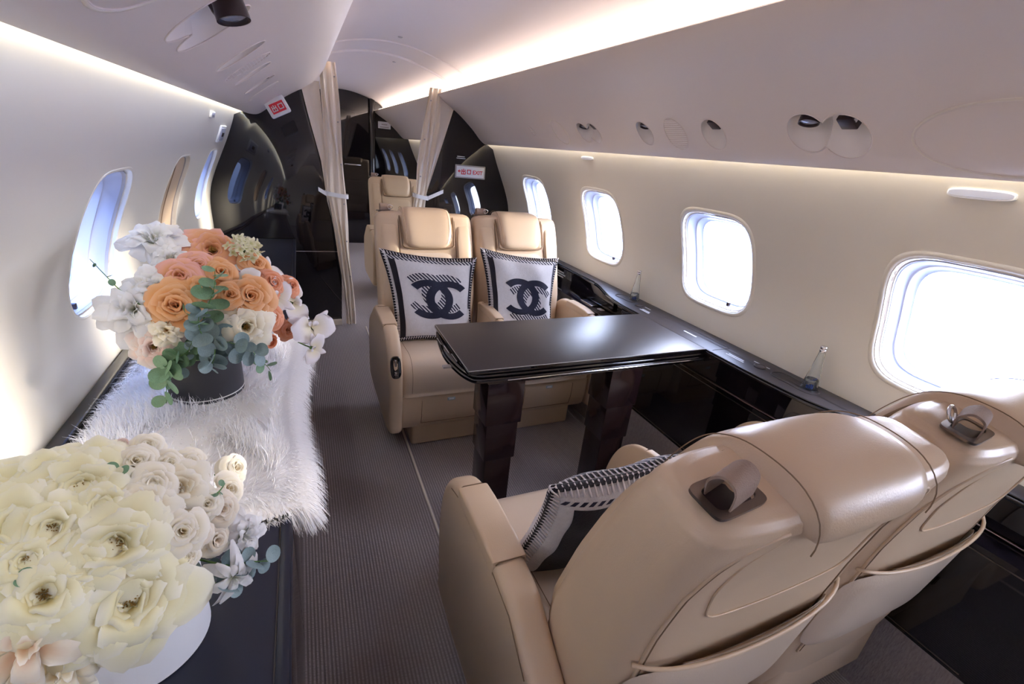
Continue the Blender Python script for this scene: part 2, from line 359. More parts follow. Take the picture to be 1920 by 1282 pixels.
# (side, y, z, half length along y, half height along slope, kind, label)
OV = [(1, .885, 1.440, .055, .058, 'lamp', 'oval reading light recess, left half of the large double recess right'), (1, .790, 1.434, .060, .062, 'vent', 'oval air outlet recess, right half of the large double recess right'),
      (1, 1.20, 1.436, .046, .056, 'vent', 'oval air outlet recess right beside the perforated speaker cover'), (1, 1.37, 1.436, .050, .062, 'grille', 'perforated oval speaker cover on the right overhead panel'),
      (1, 1.535, 1.438, .040, .052, 'lamp', 'small oval reading light recess left of the perforated speaker cover'), (1, 1.965, 1.440, .045, .052, 'lamp', 'oval reading light recess, left half of the small double recess'),
      (1, 1.885, 1.438, .042, .052, 'vent', 'oval air outlet recess, right half of the small double recess'), (1, 2.19, 1.440, .062, .068, 'cover', 'plain oval cover left of the small double recess'),
      (1, 2.50, 1.445, .020, .036, 'grille', 'tiny oval sensor grille near the far end of the right panel'), (1, .48, 1.430, .165, .080, 'cover', 'large plain oval cover at the right edge of the photo'),
      (-1, .68, 1.462, .085, .075, 'cover', 'large plain oval cover on the left panel nearest the camera'), (-1, .945, 1.468, .052, .072, 'lamp', 'long oval recess with the big reading light, left panel'),
      (-1, 1.035, 1.465, .050, .070, 'vent', 'long oval recess behind the big reading light, left panel'), (-1, 1.40, 1.470, .040, .066, 'vent', 'oval recess beside the striped speaker cover, left panel'),
      (-1, 1.60, 1.469, .046, .070, 'grille', 'striped oval speaker cover on the left overhead panel'), (-1, 1.77, 1.468, .038, .064, 'vent', 'narrow oval recess behind the striped speaker cover, left panel'),
      (-1, 2.12, 1.466, .045, .064, 'lamp', 'oval recess with a dark lamp farther along the left panel'), (-1, 2.42, 1.462, .060, .070, 'cover', 'plain oval cover beside the small red exit sign'),
      (1, 4.6, 1.44, .045, .055, 'vent', 'small oval recess in the overhead panel beyond the curtain')]
for s, BO in ((1, BINR), (-1, BINL)):
    cuts = []
    for (s2, y, z, ry, rp, kd, lb) in OV:
        if s2 != s or kd not in ('lamp', 'vent'): continue
        p, n, t = binpt(s, z, y); axd = (-n * .35 + Vector((0, 0, 1)) * .8).normalized() * .058
        rings = []
        for k, (sc, dd) in enumerate(((1.0, -.4), (1.0, 0), (.97, .35), (.86, .65), (.66, .86), (.35, .97), (.05, 1.0))):
            rings.append([p + axd * dd + Vector((0, 1, 0)) * a * sc + t * b * sc for a, b in sell(ry, rp, 2, 32)])
        cuts.append(loft(rings))
    boolcut(BO, cuts, M['recess'])
for (s, y, z, ry, rp, kd, lb) in OV:
    p, n, t = binpt(s, z, y)
    inv = Matrix.Translation(-p)
    def on(a, b, d=0):
        q, nn, tt = binpt(s, z + b * t.z, y + a); return q + nn * d
    nm = {'lamp': 'reading_light', 'vent': 'air_outlet', 'grille': 'speaker_cover', 'cover': 'access_cover'}[kd]
    th = emp(nm, p, label=lb, cat={'lamp': 'lamp', 'vent': 'air vent', 'grille': 'speaker', 'cover': 'cover'}[kd], group='oval fittings in the overhead panels')
    el = sell(ry, rp, 2, 40)
    sib = [(y2 - y, (z2 - z) / t.z, r2, p2) for (s2_, y2, z2, r2, p2, k2, l2) in OV if s2_ == s and k2 in ('lamp', 'vent') and kd in ('lamp', 'vent') and 0 < abs(y2 - y) < r2 + ry]
    keep = [not any(((a - dy_) / r2) ** 2 + ((b - dz_) / p2) ** 2 < 1 for dy_, dz_, r2, p2 in sib) for a, b in el]
    if all(keep): rim = tube([on(a, b, .0005) for a, b in el], .0013, closed=True)
    else:
        k0 = next(i_ for i_ in range(len(el)) if keep[i_] and not keep[i_ - 1]); rim = tube([on(*el[(k0 + i_) % len(el)], .0005) for i_ in range(len(el)) if keep[(k0 + i_) % len(el)]], .0013)
    ob('rim', xf(rim, inv), M['bin'], th, 180)
    if kd == 'cover':
        def cp(a, b): q, nn, tt = binpt(s, z + b * t.z, y + a); return q, nn
        ob('cover_plate', xf(pad(cp, ry * .97, rp * .97, .003, n=2, nx=20, ny=12), inv), M['bin'], th)
        ob('groove', xf(tube([on(a * 1.02, b * 1.03, -.001) for a, b in el], .0035, closed=True), inv), M['trimline'], th, 180)
    elif kd == 'grille':
        def cp(a, b): q, nn, tt = binpt(s, z + b * t.z, y + a); return q, nn
        ob('cover_plate', xf(pad(cp, ry * .97, rp * .97, .001, n=2, nx=16, ny=10), inv), M['bin'], th)
        sl = []
        N = 15 if ry > .03 else 5
        for k in range(N):
            b = -rp * .9 + 1.8 * rp * k / (N - 1); h = ry * .93 * math.sqrt(max(0, 1 - (b / rp) ** 2))
            if h > .004: sl.append(tube([on(-h, b, .0015), on(0, b, .0015), on(h, b, .0015)], .0011, 4))
        ob('grille_bars', xf(join(*sl), inv), M['recess'], th, kind='stuff')
    else:
        ax = (Vector((0, 0, -1)) + Vector((-s * .25, -.15, 0))).normalized(); c = p + Vector((s * (.0), 0, .012)) - n * .012 + t * rp * .35
        if s < 0 and ry > .051: c = p + t * rp * .55 + Vector((.0, 0, -.012))
        u = ax.cross(Vector((0, 1, 0))).normalized(); w_ = ax.cross(u); rr = min(ry, .05) * .48
        rg = lambda sc, d: [c + ax * d + (u * math.cos(2 * PI * k / 24) + w_ * math.sin(2 * PI * k / 24)) * rr * sc for k in range(24)]
        if kd == 'lamp':
            ob('lamp_housing', xf(loft([rg(.8, -.03), rg(.9, -.015), rg(1, .008), rg(1, .014), rg(.9, .014), rg(.85, .008)]), inv), M['darkplastic'], th)
            ob('lens', xf(loft([rg(.82, .009), rg(.5, .012), rg(.1, .013)]), inv), M['lens'], th)
        else:
            bx = bbox(-.7 * rr, .9 * rr, -.8 * rr, .8 * rr, -.012, .012, .003); q = Matrix.Translation(c) @ Euler((0, .5 * s, 0)).to_matrix().to_4x4()
            ob('outlet_body', xf(xf(bx, q), inv), M['darkplastic'], th)
            ob('nozzle', xf(xf(bbox(-.45 * rr, .1 * rr, -.86 * rr, -.2 * rr, -.008, .006, .002), q), inv), M['chrome'], th)
# ceiling
cp_ = [(.51, 1.70), (.47, 1.735), (.38, 1.775), (.2, 1.825), (.04, 1.842), (-.12, 1.83), (-.28, 1.79), (-.37, 1.745), (-.42, 1.71)]
cps = [(p.x, p.y) for p in spline([(a, b, 0) for a, b in cp_], 4)]
st('ceiling', sweep(cps + [(-.47, 1.70), (-.47, 1.92), (.58, 1.92), (.58, 1.69)], [YA, 0, 2, 3.10, 4, YB]), M['ceil'])
rib = lambda y, d, r: tube([(x, y, z - d) for x, z in cps[2:-2]], r, 6)
st('trim_3', rib(3.10, .001, .0065), M['ceil'], label='raised seam across the ceiling before the curtain'); st('trim_4', rib(3.49, .002, .012), M['ceil'], label='curtain header rib across the ceiling')
for i, (x, y) in enumerate(((.16, 3.75), (.05, 2.93))):
    z = float(np.interp(x, [c[0] for c in cps[::-1]], [c[1] for c in cps[::-1]]))
    t = ob('ceiling_sensor', lathe([(.012, .0), (.013, -.004), (.008, -.006), (.004, -.006)], seg=20), M['wingrey'], label=['small round sensor in the ceiling beyond the curtain', 'small round sensor in the ceiling just before the curtain'][i], cat='sensor'); t.location = (x, y, z + .001)
# light strips in the coves
def strip(name, x0, z0, x1, z1, m, ys=(YA + .05, YB - .05)):
    v = [(x0, ys[0], z0), (x1, ys[0], z1), (x1, ys[1], z1), (x0, ys[1], z0)]
    return ob(name, (v, [(0, 1, 2, 3)]), m, label={'r': 'warm light strip hidden in the cove of the ', 'l': 'warm light strip hidden in the cove of the '}[('l' if x0 < 0 else 'r')] + ('left ' if x0 < 0 else 'right ') + ('ceiling edge' if z0 > 1.6 else 'window wall'), cat='light strip')
strip('light_strip', .452, 1.672, .492, 1.674, M['glow_c']); strip('light_strip', -.395, 1.709, -.36, 1.709, M['glow_c'])
strip('light_strip', .795, 1.432, .817, 1.440, M['glow_w']); strip('light_strip', -.785, 1.455, -.815, 1.463, M['glow_w'])
# floor, end walls
st('floor', box(-1.02, 1.02, YA, YB, -.05, 0), M['carpet'])
hull = [(-x, z) for x, z in wallp[::-1]] + [(x, z) for x, z in wallp] + [(.6, 1.75), (.5, 1.9), (-.45, 1.9), (-.6, 1.75)]
cpoly = [(-x, z) for x, z in wallp[::-1]] + [(-.5, 1.9), (.5, 1.9)] + [(x, z) for x, z in wallp[::-1]]
cpoly = [(x, z) for x, z in wallp] + [(.55, 1.9), (-.5, 1.9)] + [(-x, z) for x, z in wallp[::-1]]
st('wall_back', loft([[(p[0], y, p[1]) for p in cpoly] for y in (YA - .04, YA)]), M['panel'])
st('wall_front', loft([[(p[0], y, p[1]) for p in cpoly] for y in (YB, YB + .04)]), M['black'])
st('trim_5', bbox(-.113, -.104, YA, 3.42, -.002, .004, .002), M['trimline'], label='thin seam strip between aisle carpet and seat carpet')

# ------------------------------------------------------------------ bulkhead with curtains
def below(prof, x): return float(np.interp(x, [p[0] for p in sorted(prof)], [p[1] for p in sorted(prof)]))
def bulk(side):
    if side < 0:
        edge = [(-.275, .0), (-.262, .35), (-.262, .67), (-.30, .90), (-.36, 1.16), (-.41, 1.38), (-.447, 1.566)]
        up = [p for p in BL[::-1] if p[0] < -.45]; wl = [(-x, z) for x, z in wallp[::-1] if z < 1.385]
    else:
        edge = [(.325, .0), (.315, .6), (.325, .957), (.395, 1.15), (.46, 1.36), (.522, 1.562)]
        up = [p for p in BR[::-1] if p[0] > .53]; wl = [(x, z) for x, z in wallp[::-1] if z < 1.36]
    poly = edge + [(p[0], p[1] + .002) for p in up] + [((abs(p[0]) + .002) * side, p[1]) for p in wl]
    return poly
bl = st('wall_partition_left', prism(bulk(-1), YM, YM + .035, .002, 2, 'y'), M['black'], label='glossy black bulkhead panel left of the doorway')
br_ = st('wall_partition_right', prism(bulk(1), YM, YM + .035, .002, 2, 'y'), M['black'], label='glossy black bulkhead panel right of the doorway with the exit sign')
st('trim_6', bbox(-.95, -.27, YM - .003, YM + .001, .553, .557, .001), M['chrome'], label='thin bright seam across the left bulkhead')
st('baseboard_left', bbox(-.56, -.275, YM - .02, YM, 0, .045, .004), M['trimline'])
# exit sign on right bulkhead
sg = emp('exit_sign', (.675, YM, 1.165), label='white EXIT sign with red lettering on the black right bulkhead', cat='sign')
ob('plate', bbox(-.118, .118, -.012, 0, -.046, .046, .004), M['wingrey'], sg); ob('face', bbox(-.108, .108, -.0135, -.011, -.037, .037, .002), M['white'], sg)
RX = Matrix.Rotation(PI / 2, 4, 'X')
def sign_text(parent, s, size, x, z, y=-.0142): return ob('lettering', xf(text_vf(s, size, .0005), Matrix.Translation((x, y, z)) @ RX), M['red'], parent, 180)
sign_text(sg, 'EXIT', .038, .056, -.003)
def strokes(parent, L, cx, cz, h, w=.0058, y0=-.0148, y1=-.0136):
    ob('lettering', join(*[box(cx + a * h - w / 2 if a == c else cx + a * h - w / 2, cx + c * h + w / 2, y0, y1, cz + b * h - w / 2, cz + d * h + w / 2) for a, b, c, d in L]), M['red'], parent, 20)
CHU = [(0, -.5, 0, .5), (-.36, .08, -.36, .36), (.36, .08, .36, .36), (-.36, .06, .36, .06), (-.42, -.5, -.42, -.10), (.42, -.5, .42, -.10), (-.42, -.5, .42, -.5)]
KOU = [(-.4, -.42, -.4, .4), (.4, -.42, .4, .4), (-.4, .4, .4, .4), (-.4, -.42, .4, -.42)]
strokes(sg, CHU, -.055, .0, .034); strokes(sg, KOU, -.012, .0, .032)
ob('arrow', join(([(-.100, -.0145, .002), (-.085, -.0145, .013), (-.085, -.0145, -.009), (-.100, -.0138, .002), (-.085, -.0138, .013), (-.085, -.0138, -.009)], [(0, 1, 2), (3, 5, 4), (0, 3, 4, 1), (1, 4, 5, 2), (2, 5, 3, 0)]), box(-.086, -.076, -.0145, -.0138, -.001, .005)), M['red'], sg, 20)
pl = emp('placard', (.60, YM, 1.262), label='tiny two line silver placard above the EXIT sign', cat='placard')
for k in range(2): ob('text_line', box(-.034 + .004 * k, .034 - .006 * k, -.001, 0, -.004 + k * .012 - .006, .001 + k * .012 - .006), M['label'], pl)
# small exit sign hanging off the left bin
p, n, t = binpt(-1, 1.47, 3.12)
s2 = emp('exit_sign', p, label='small white exit sign with red characters under the left overhead panel', cat='sign')
s2.rotation_euler = (0, math.radians(-28), 0)
ob('plate', bbox(-.055, .055, -.03, .03, -.085, .005, .008), M['white'], s2); ob('face', box(-.038, .038, -.0315, -.030, -.068, -.018), M['red'], s2)
for L, cx in ((CHU, -.018), (KOU, .018)):
    o = ob('lettering', join(*[box(cx + a * .028 - .0022, cx + c * .028 + .0022, -.0335, -.0314, -.043 + b * .028 - .0022, -.043 + d * .028 + .0022) for a, b, c, d in L]), M['white'], s2, 20)
# second room: sign, post, door handle on the far wall
st('trim_7', prism(sell(.035, .03, 2, 16), 0, 1.78, .002, 2, 'z'), M['black'], label='glossy black rounded post on the far wall'); bpy.data.objects['trim_7'].location = (.375, YB - .05, 0)
fs = emp('wall_sign', (.53, YB, 1.50), label='small white placard on the far black wall beyond the curtains', cat='sign')
ob('plate', bbox(-.078, .078, -.008, 0, -.04, .04, .002), M['white'], fs)
for k in range(2): ob('text_line', box(-.055 + .02 * k, .055 - .02 * k, -.0095, -.008, -.028 + k * .03, -.018 + k * .03), M['wingrey'], fs)
dh = ob('door_handle', bbox(-.10, .10, -.03, 0, -.008, .008, .004), M['chrome'], label='thin horizontal chrome handle on the far black door', cat='handle'); dh.location = (.13, YB, 1.0)

def curtain(name, label, xl, xr, y, flat, tie, side):
    """xl,xr: left/right edge of the gathered bundle as [(z,x)]; flat: triangular cloth up to the black panel"""
    zs = np.linspace(1.0, 0.0, 60); zt, zb = xl[0][0], xl[-1][0]
    L = lambda q, z: float(np.interp(z, [a for a, b in q[::-1]], [b for a, b in q[::-1]]))
    th = emp(name, ((xl[-1][1] + xr[-1][1]) / 2, y, zb), label=label, cat='curtain', group='cream curtains of the doorway')
    inv = Matrix.Translation(-Vector(th.location)); V, F = [], []; nu = 60
    for k in zs:
        z = zb + (zt - zb) * k; a, b = L(xl, z), L(xr, z); am = .004 + .006 * min(1, abs(z - tie) / .25)
        for i in range(nu + 1):
            u = i / nu; ph = .35 * math.sin(z * 3.1) ; f = math.sin(2 * PI * (3.0 * u + ph * u)) * am + math.sin(2 * PI * (7 * u + .3 + z)) * am * .2
            V.append((a + (b - a) * u + .004 * math.sin(9 * z + 7 * u), y + f, z))
    for j in range(len(zs) - 1):
        for i in range(nu): q = j * (nu + 1) + i; F.append((q, q + 1, q + nu + 2, q + nu + 1))
    V2 = [(p[0], p[1] + .004, p[2]) for p in V]; n0 = len(V); F2 = [tuple(i + n0 for i in q[::-1]) for q in F]
    ob('gathered_cloth', xf((V + V2, F + F2), inv), M['curtain'], th, 80)
    V, F = [], []
    for j, (z, xo) in enumerate(flat):
        xi = (L(xl, z) if side < 0 else L(xr, z)) ; xi += -.0 * side
        for i in range(9): u = i / 8; V.append((xo + (xi - xo) * u, y + .02 + .003 * math.sin(u * 9 + z * 4), z))
    for j in range(len(flat) - 1):
        for i in range(8): q = j * 9 + i; F.append((q, q + 1, q + 10, q + 9))
    ob('flat_cloth', xf((V, F), inv), M['curtain'], th, 80)
    a, b = L(xl, tie) - .006, L(xr, tie) + .008; V = []
    lp = [(a, y - .026, tie + .01), ((a + b) / 2, y - .034, tie), (b, y - .022, tie - .008), (b + .002, y + .03, tie - .006), ((a + b) / 2, y + .036, tie), (a - .002, y + .03, tie + .01)]
    lp = spline(lp, 4, True)
    ob('tie_band', xf(loft([[(p.x, p.y, p.z - .014) for p in lp], [(p.x, p.y - .001, p.z + .014) for p in lp]], caps=False), inv), M['white'], th, 80)
    e0 = (a, y - .028, tie + .004) if side < 0 else (b, y - .028, tie - .004); e1 = (a - .05, y - .03, tie + .035) if side < 0 else (b + .11, y - .03, tie + .05)
    ob('tie_end', xf(([(e0[0], e0[1], e0[2] - .014), (e1[0], e1[1], e1[2] - .014), (e1[0], e1[1], e1[2] + .012), (e0[0], e0[1], e0[2] + .014)] + [(e0[0], e0[1] + .003, e0[2] - .014), (e1[0], e1[1] + .003, e1[2] - .014), (e1[0], e1[1] + .003, e1[2] + .012), (e0[0], e0[1] + .003, e0[2] + .014)], [(0, 1, 2, 3), (7, 6, 5, 4), (0, 4, 5, 1), (1, 5, 6, 2), (2, 6, 7, 3), (3, 7, 4, 0)]), inv), M['white'], th)
    for z in np.linspace(zt - .08, max(zb + .12, .1), 7):
        x = (L(xr, z) - .016) if side < 0 else (L(xl, z) + .02)
        ob('snap', xf(lathe([(.0055, 0), (.005, .003), (.001, .004)], seg=10), inv @ Matrix.Translation((x, y - .021, z)) @ RX), M['wingrey'], th)
    return th
cl = curtain('curtain', 'left cream curtain gathered and tied, reaching the aisle carpet', [(1.735, -.345), (1.55, -.345), (1.2, -.325), (.98, -.335), (.93, -.33), (.6, -.285), (.3, -.255), (.012, -.245)],
        [(1.735, -.245), (1.5, -.235), (1.2, -.225), (.98, -.215), (.93, -.215), (.6, -.205), (.3, -.185), (.012, -.178)], YM - .035, [(1.62, -.38), (1.566, -.447), (1.38, -.41), (1.16, -.36), (.90, -.335), (.70, -.29)], .95, -1)
curtain('curtain', 'right cream curtain gathered and tied beside the EXIT sign', [(1.68, .345), (1.45, .305), (1.2, .275), (1.0, .265), (.93, .245), (.6, .20), (.3, .20), (.012, .20)],
        [(1.68, .425), (1.45, .415), (1.2, .375), (1.0, .345), (.93, .335), (.6, .31), (.3, .31), (.012, .31)], YM - .035, [(1.64, .45), (1.562, .522), (1.36, .46), (1.15, .395), (.957, .335)], .97, 1)

# ------------------------------------------------------------------ left credenza and right ledge
cz = .64
cr_ = emp('credenza', (-.78, 1.0, 0), label='long black low cabinet along the left wall carrying both bouquets', cat='cabinet')
inv = Matrix.Translation((.78, -1.0, 0))
def C_(n, vf, m, **k): return ob(n, xf(vf, inv), m, cr_, **k)
C_('top', bbox(-1.015, -.567, YA + .02, YM - .01, cz - .03, cz, .004), M['satin'])
C_('edge_trim', bbox(-.567, -.548, YA + .02, YM - .01, cz - .03, cz + .002, .004), M['satin'])
C_('edge_line', box(-.5685, -.5665, YA + .02, YM - .01, cz - .001, cz + .0006), M['ledge'])
C_('plinth', box(-1.0, -.60, YA + .02, YM - .01, .0, .06), M['black'])
for k in range(8):
    y0 = YA + .02 + k * .63; C_('door', bbox(-.99, -.562, y0 + .002, min(y0 + .628, YM - .012), .062, cz - .032, .003), M['black'])
C_('wall_rail', bbox(-1.02, -.985, YA + .02, YM - .01, cz, cz + .022, .008), M['black'])
C_('rail_line', bbox(-.985, -.968, YA + .02, YM - .01, cz, cz + .009, .003), M['ledge'])

rl = emp('side_ledge', (.93, 1.3, 0), label='black side ledge under the right windows with cup holders and stowed lid', cat='ledge')
invr = Matrix.Translation((-.93, -1.3, 0))
def L_(n, vf, m, ang=35, **k): return ob(n, xf(vf, invr), m, rl, ang, **k)
zt_ = .717
inner = [(.945, -1.55), (.945, .40), (.944, .58), (.93, .62), (.897, .69), (.874, .79), (.866, .89), (.862, .97), (.861, 1.10), (.861, 1.62), (.866, 1.72), (.878, 1.80), (.90, 1.88), (.935, 1.98), (.952, 2.06), (.958, 2.20), (.962, YM - .01)]
inner = [(p.x, p.y) for p in spline([(a, b, 0) for a, b in inner], 3)]
poly = inner + [(1.018, YM - .01), (1.018, -1.55)]
topo = L_('top', prism(poly, zt_ - .014, zt_, .003, 2, 'z'), M['ledge'])
L_('edge_moulding', tube([(x, y, zt_ - .012) for x, y in inner], .007, 8), M['black'], 180)
L_('edge_bead', tube([(x - .002, y, zt_ - .002) for x, y in inner], .0022, 6), M['chrome' if False else 'black'], 180)  # thin black bead along the ledge rim
def side_prism(d, z0, z1, y0=-1.55, y1=1.70):
    q = [(x + d, y) for x, y in inner if y0 <= y <= y1]; return prism(q + [(1.01, q[-1][1]), (1.01, q[0][1])], z0, z1, .001, 1, 'z')
L_('drawer_band', side_prism(.004, .612, .702), M['black'])
L_('chrome_strip', side_prism(.003, .603, .607), M['bronze'])
L_('lower_panel', join(box(.872, 1.01, -1.55, YM - .01, .265, .600)), M['black'])
L_('panel_bead', join(box(.8705, .8725, .2, 1.60, .582, .585), box(.8705, .8725, .2, 1.6, .275, .278)), M['bronze'])
L_('kick_panel', box(.875, 1.0, -1.55, YM - .01, 0, .265), M['carpet'])
# far recess with controls
L_('recess_shelf', box(.868, .985, 1.70, YM - .01, .598, .604), M['black'])
L_('recess_back', box(.962, 1.0, 1.70, YM - .01, .60, .705), M['black'])
L_('recess_lid', prism([(1.86, .608), (1.86, .69), (1.90, .708), (2.28, .708), (2.30, .69), (2.30, .608)], .948, .956, .002, 2, 'x'), M['black'])
L_('socket_plate', join(bbox(.90, .945, 1.98, 2.10, .604, .609, .002)), M['chrome']); L_('socket_face', bbox(.904, .941, 1.986, 2.094, .606, .6105, .002), M['satin'])
L_('switch', bbox(.905, .93, 1.90, 1.94, .604, .609, .002), M['wingrey'])
for k in range(3): L_('label_print', box(.9605, .9615, 2.42 - .02 * (k % 2), 2.50 + .02 * (k % 2), .650 + .014 * k - .01, .658 + .014 * k - .01), M['label'])
L_('recess_slot', bbox(.958, .963, 2.15, 2.62, .696, .702, .001), M['bronze'])
# lid hatch outline, knobs, cup holders, prints
hy0, hy1 = 1.135, 1.47
L_('hatch_line', join(*[box(a, b, c, d, zt_ - .0002, zt_ + .0005) for a, b, c, d in ((.875, .962, hy0 - .001, hy0 + .001), (.875, .962, hy1 - .001, hy1 + .001), (.961, .963, hy0, hy1))]), M['black'])
L_('print', box(.912, .920, 1.26, 1.33, zt_, zt_ + .0006), M['label'])
for (x, y) in ((.937, .976), (.934, 1.653)):
    L_('knob', lathe([(.021, zt_), (.021, zt_ + .003), (.018, zt_ + .006), (.016, zt_ + .006), (.015, zt_ + .004), (.001, zt_ + .004)], x, y, 28), M['ledge'])
for y0, y1, x in ((1.02, 1.10, .915), (1.545, 1.61, .915)):
    for k in range(2): L_('print', box(x - .012 + .012 * k, x - .005 + .012 * k, y0 + .01 * k, y1 - .004 * k, zt_, zt_ + .0006), M['label'])
L_('print', box(.958, .963, .955, 1.02, zt_, zt_ + .0006), M['label']); L_('print', box(.950, .955, 1.59, 1.63, zt_, zt_ + .0006), M['label'])
def cup(c1, c2, r):
    pts = []
    for k in range(48):
        t = 2 * PI * k / 48; d = Vector((math.cos(t), math.sin(t)))
        ax = (Vector(c2) - Vector(c1)); L = ax.length; ax.normalize(); s = d.dot(ax)
        m_ = Vector(c1).lerp(Vector(c2), .5); pinch = 1 - .22 * math.exp(-(s / .35) ** 2)
        c = m_ + ax * (L / 2) * math.copysign(min(1, abs(s) * 1.6), s); pts.append(tuple(c + d * r * pinch))
    return pts
CUPS = [((.95, .895), (.948, .81), .033), ((.942, 1.80), (.948, 1.735), .028)]
cutz = []
for c1, c2, r in CUPS:
    q = cup(c1, c2, r); cutz.append(xf(loft([[(a, b, zt_ - .03) for a, b in q], [(a, b, zt_ + .02) for a, b in q]]), invr))
boolcut(topo, cutz)
for c1, c2, r in CUPS:
    q = cup(c1, c2, r)
    L_('cup_holder', loft([[(a, b, zt_ - .001) for a, b in q], [(a, b, zt_ - .03) for a, b in offs(q, .001)], [(a, b, zt_ - .030) for a, b in offs(q, .012)]]), M['black'])
    L_('cup_rim', tube([(a, b, zt_ + .0008) for a, b in offs(q, -.004)], .0018, 6, True), M['ledge'], 180)
# wall air vents
for s, y0, y1, z, lb in ((1, .495, .615, 1.337, 'long white rounded air grille high on the right wall'), (1, 2.10, 2.21, 1.337, 'small white air grille high on the right wall near the far seats')):
    v = emp('air_grille', (s * wx(z), (y0 + y1) / 2, z), label=lb, cat='vent'); x = s * wx(z); i2 = Matrix.Translation((-x, -(y0 + y1) / 2, -z))
    h = .011 if y0 < 1 else .008
    q = sell((y1 - y0) / 2, h, 3.5, 30); q = [(a + (y0 + y1) / 2, b + z) for a, b in q]
    ob('frame', xf(prism(q, x - .007, x + .004, .002, 2, 'x'), i2), M['white'], v); ob('inset', xf(prism(offs(q, .0035), x - .0075, x - .006, .0003, 1, 'x'), i2), M['winwhite'], v)
for y, z, lb in ((2.66, 1.355, 'tiny white switch plate high on the left wall'), (3.14, 1.27, 'white latch plate above the farthest left window')):
    x = -wx(z); w_ = .05 if y < 3 else .10; h = .014 if y < 3 else .045
    v = emp('wall_fitting', (x, y, z), label=lb, cat='fitting')
    sl = math.atan2(wx(z + .03) - wx(z - .03), .06); v.rotation_euler = (0, -sl, 0)
    ob('frame', bbox(-.004, .008, -w_, w_, -h, h, .003), M['white'], v)
    ob('inset', bbox(.006, .0095, -w_ * .8, w_ * .8, -h * .75, h * .75, .001), M['winwhite'], v)
    if y > 3: ob('catch', bbox(.008, .014, -.02, .03, -.012, .012, .002), M['darkplastic'], v)

# ------------------------------------------------------------------ table
tb = emp('dining_table', (.38, 1.35, 0), label='dark leather topped black table between the facing seats', cat='table'); invt = Matrix.Translation((-.38, -1.35, 0))
def T_(n, vf, m, ang=35, **k): return ob(n, xf(vf, invt), m, tb, ang, **k)
T_('table_top', bbox(-.077, .858, 1.149, 1.549, .703, .7165, .004), M['black'])
T_('leather_inlay', bbox(-.074, .856, 1.153, 1.546, .712, .718, .002), M['tableleather'])
T_('inlay_edge', tube([(-.074, 1.546, .7165), (-.074, 1.152, .7165), (.857, 1.152, .7165)], .0013, 6), M['wingrey'])
for nm, z0, z1, g in (('folded_leaf', .690, .700, 0), ('lower_leaf', .672, .688, .004)):
    q = [(.856, 1.147 - g), (.05, 1.147 - g), (-.03, 1.150 - g), (-.060, 1.165 - g), (-.080 - g, 1.22), (-.093 - g, 1.33), (-.084 - g, 1.45), (-.068, 1.555), (.856, 1.553)]
    q = [q[0], q[1]] + [(p.x, p.y) for p in spline([(a, b, 0) for a, b in q[2:8]], 5)] + [q[8]]
    T_(nm, prism(q, z0, z1, .005, 3, 'z'), M['black'])
T_('underframe', box(.0, .84, 1.17, 1.53, .655, .674), M['black'])
T_('slide_rail', box(-.06, .84, 1.158, 1.54, .699, .704), M['darkplastic'])
T_('latch', bbox(-.118, -.085, 1.268, 1.284, .674, .682, .002), M['wingrey'])
for k in range(3): T_('print', box(-.0905 + .006 * k, -.0885 + .006 * k, 1.40 - .07 * k, 1.46 - .07 * k, .7002, .7008), M['label'])
T_('end_bead', tube([(.05, 1.142, .680), (.845, 1.142, .680), (.853, 1.146, .684)], .0022, 6), M['chrome'])
for lx in (.0, .465):
    wd = .128 if lx == 0 else .135
    lg = emp('leg', (lx + wd / 2 - .38, 1.232 - 1.35, 0)); lg.parent = tb
    for (z0, z1, d) in ((.50, .656, 0), (.36, .52, .009), (0.0, .38, .018)):
        ob('leg_section', xf(bbox(-wd / 2 + d * .75, wd / 2 - d, -.062 + d * .3, .062 - d * .3, z0, z1, .004), Matrix()), M['tableleg'], lg)
    ob('foot_plate', bbox(-wd / 2 - .01, wd / 2 + .01, -.075, .075, 0, .012, .003), M['black'], lg)

# ------------------------------------------------------------------ seats
RG = [(.24, .43, .08, .215, 0), (.36, .43, .10, .235, 0), (.46, .42, .105, .242, 0), (.60, .405, .108, .245, 0), (.74, .372, .094, .246, 0), (.84, .342, .082, .247, 0), (.90, .320, .076, .247, .05), (.945, .302, .072, .245, .10),
      (.968, .293, .069, .242, .14), (.982, .289, .064, .236, .16), (.991, .286, .056, .226, .16), (.997, .285, .042, .208, .16), (1.0, .284, .015, .17, .16)]
RGs = [tuple(p) for p in zip(*[np.interp(np.linspace(0, len(RG) - 1, 61), range(len(RG)), [r[k] for r in RG]) for k in range(5)])]
rz_ = [r[0] for r in RG]
NS = 5.0
def surf(x, z, front=False):
    yc, d, w = (float(np.interp(z, rz_, [r[k] for r in RG])) for k in (1, 2, 3))
    q = d * max(0.0, 1 - min(1, abs(x) / w) ** NS) ** (1 / NS); return yc + q if front else yc - q
Y0 = .55
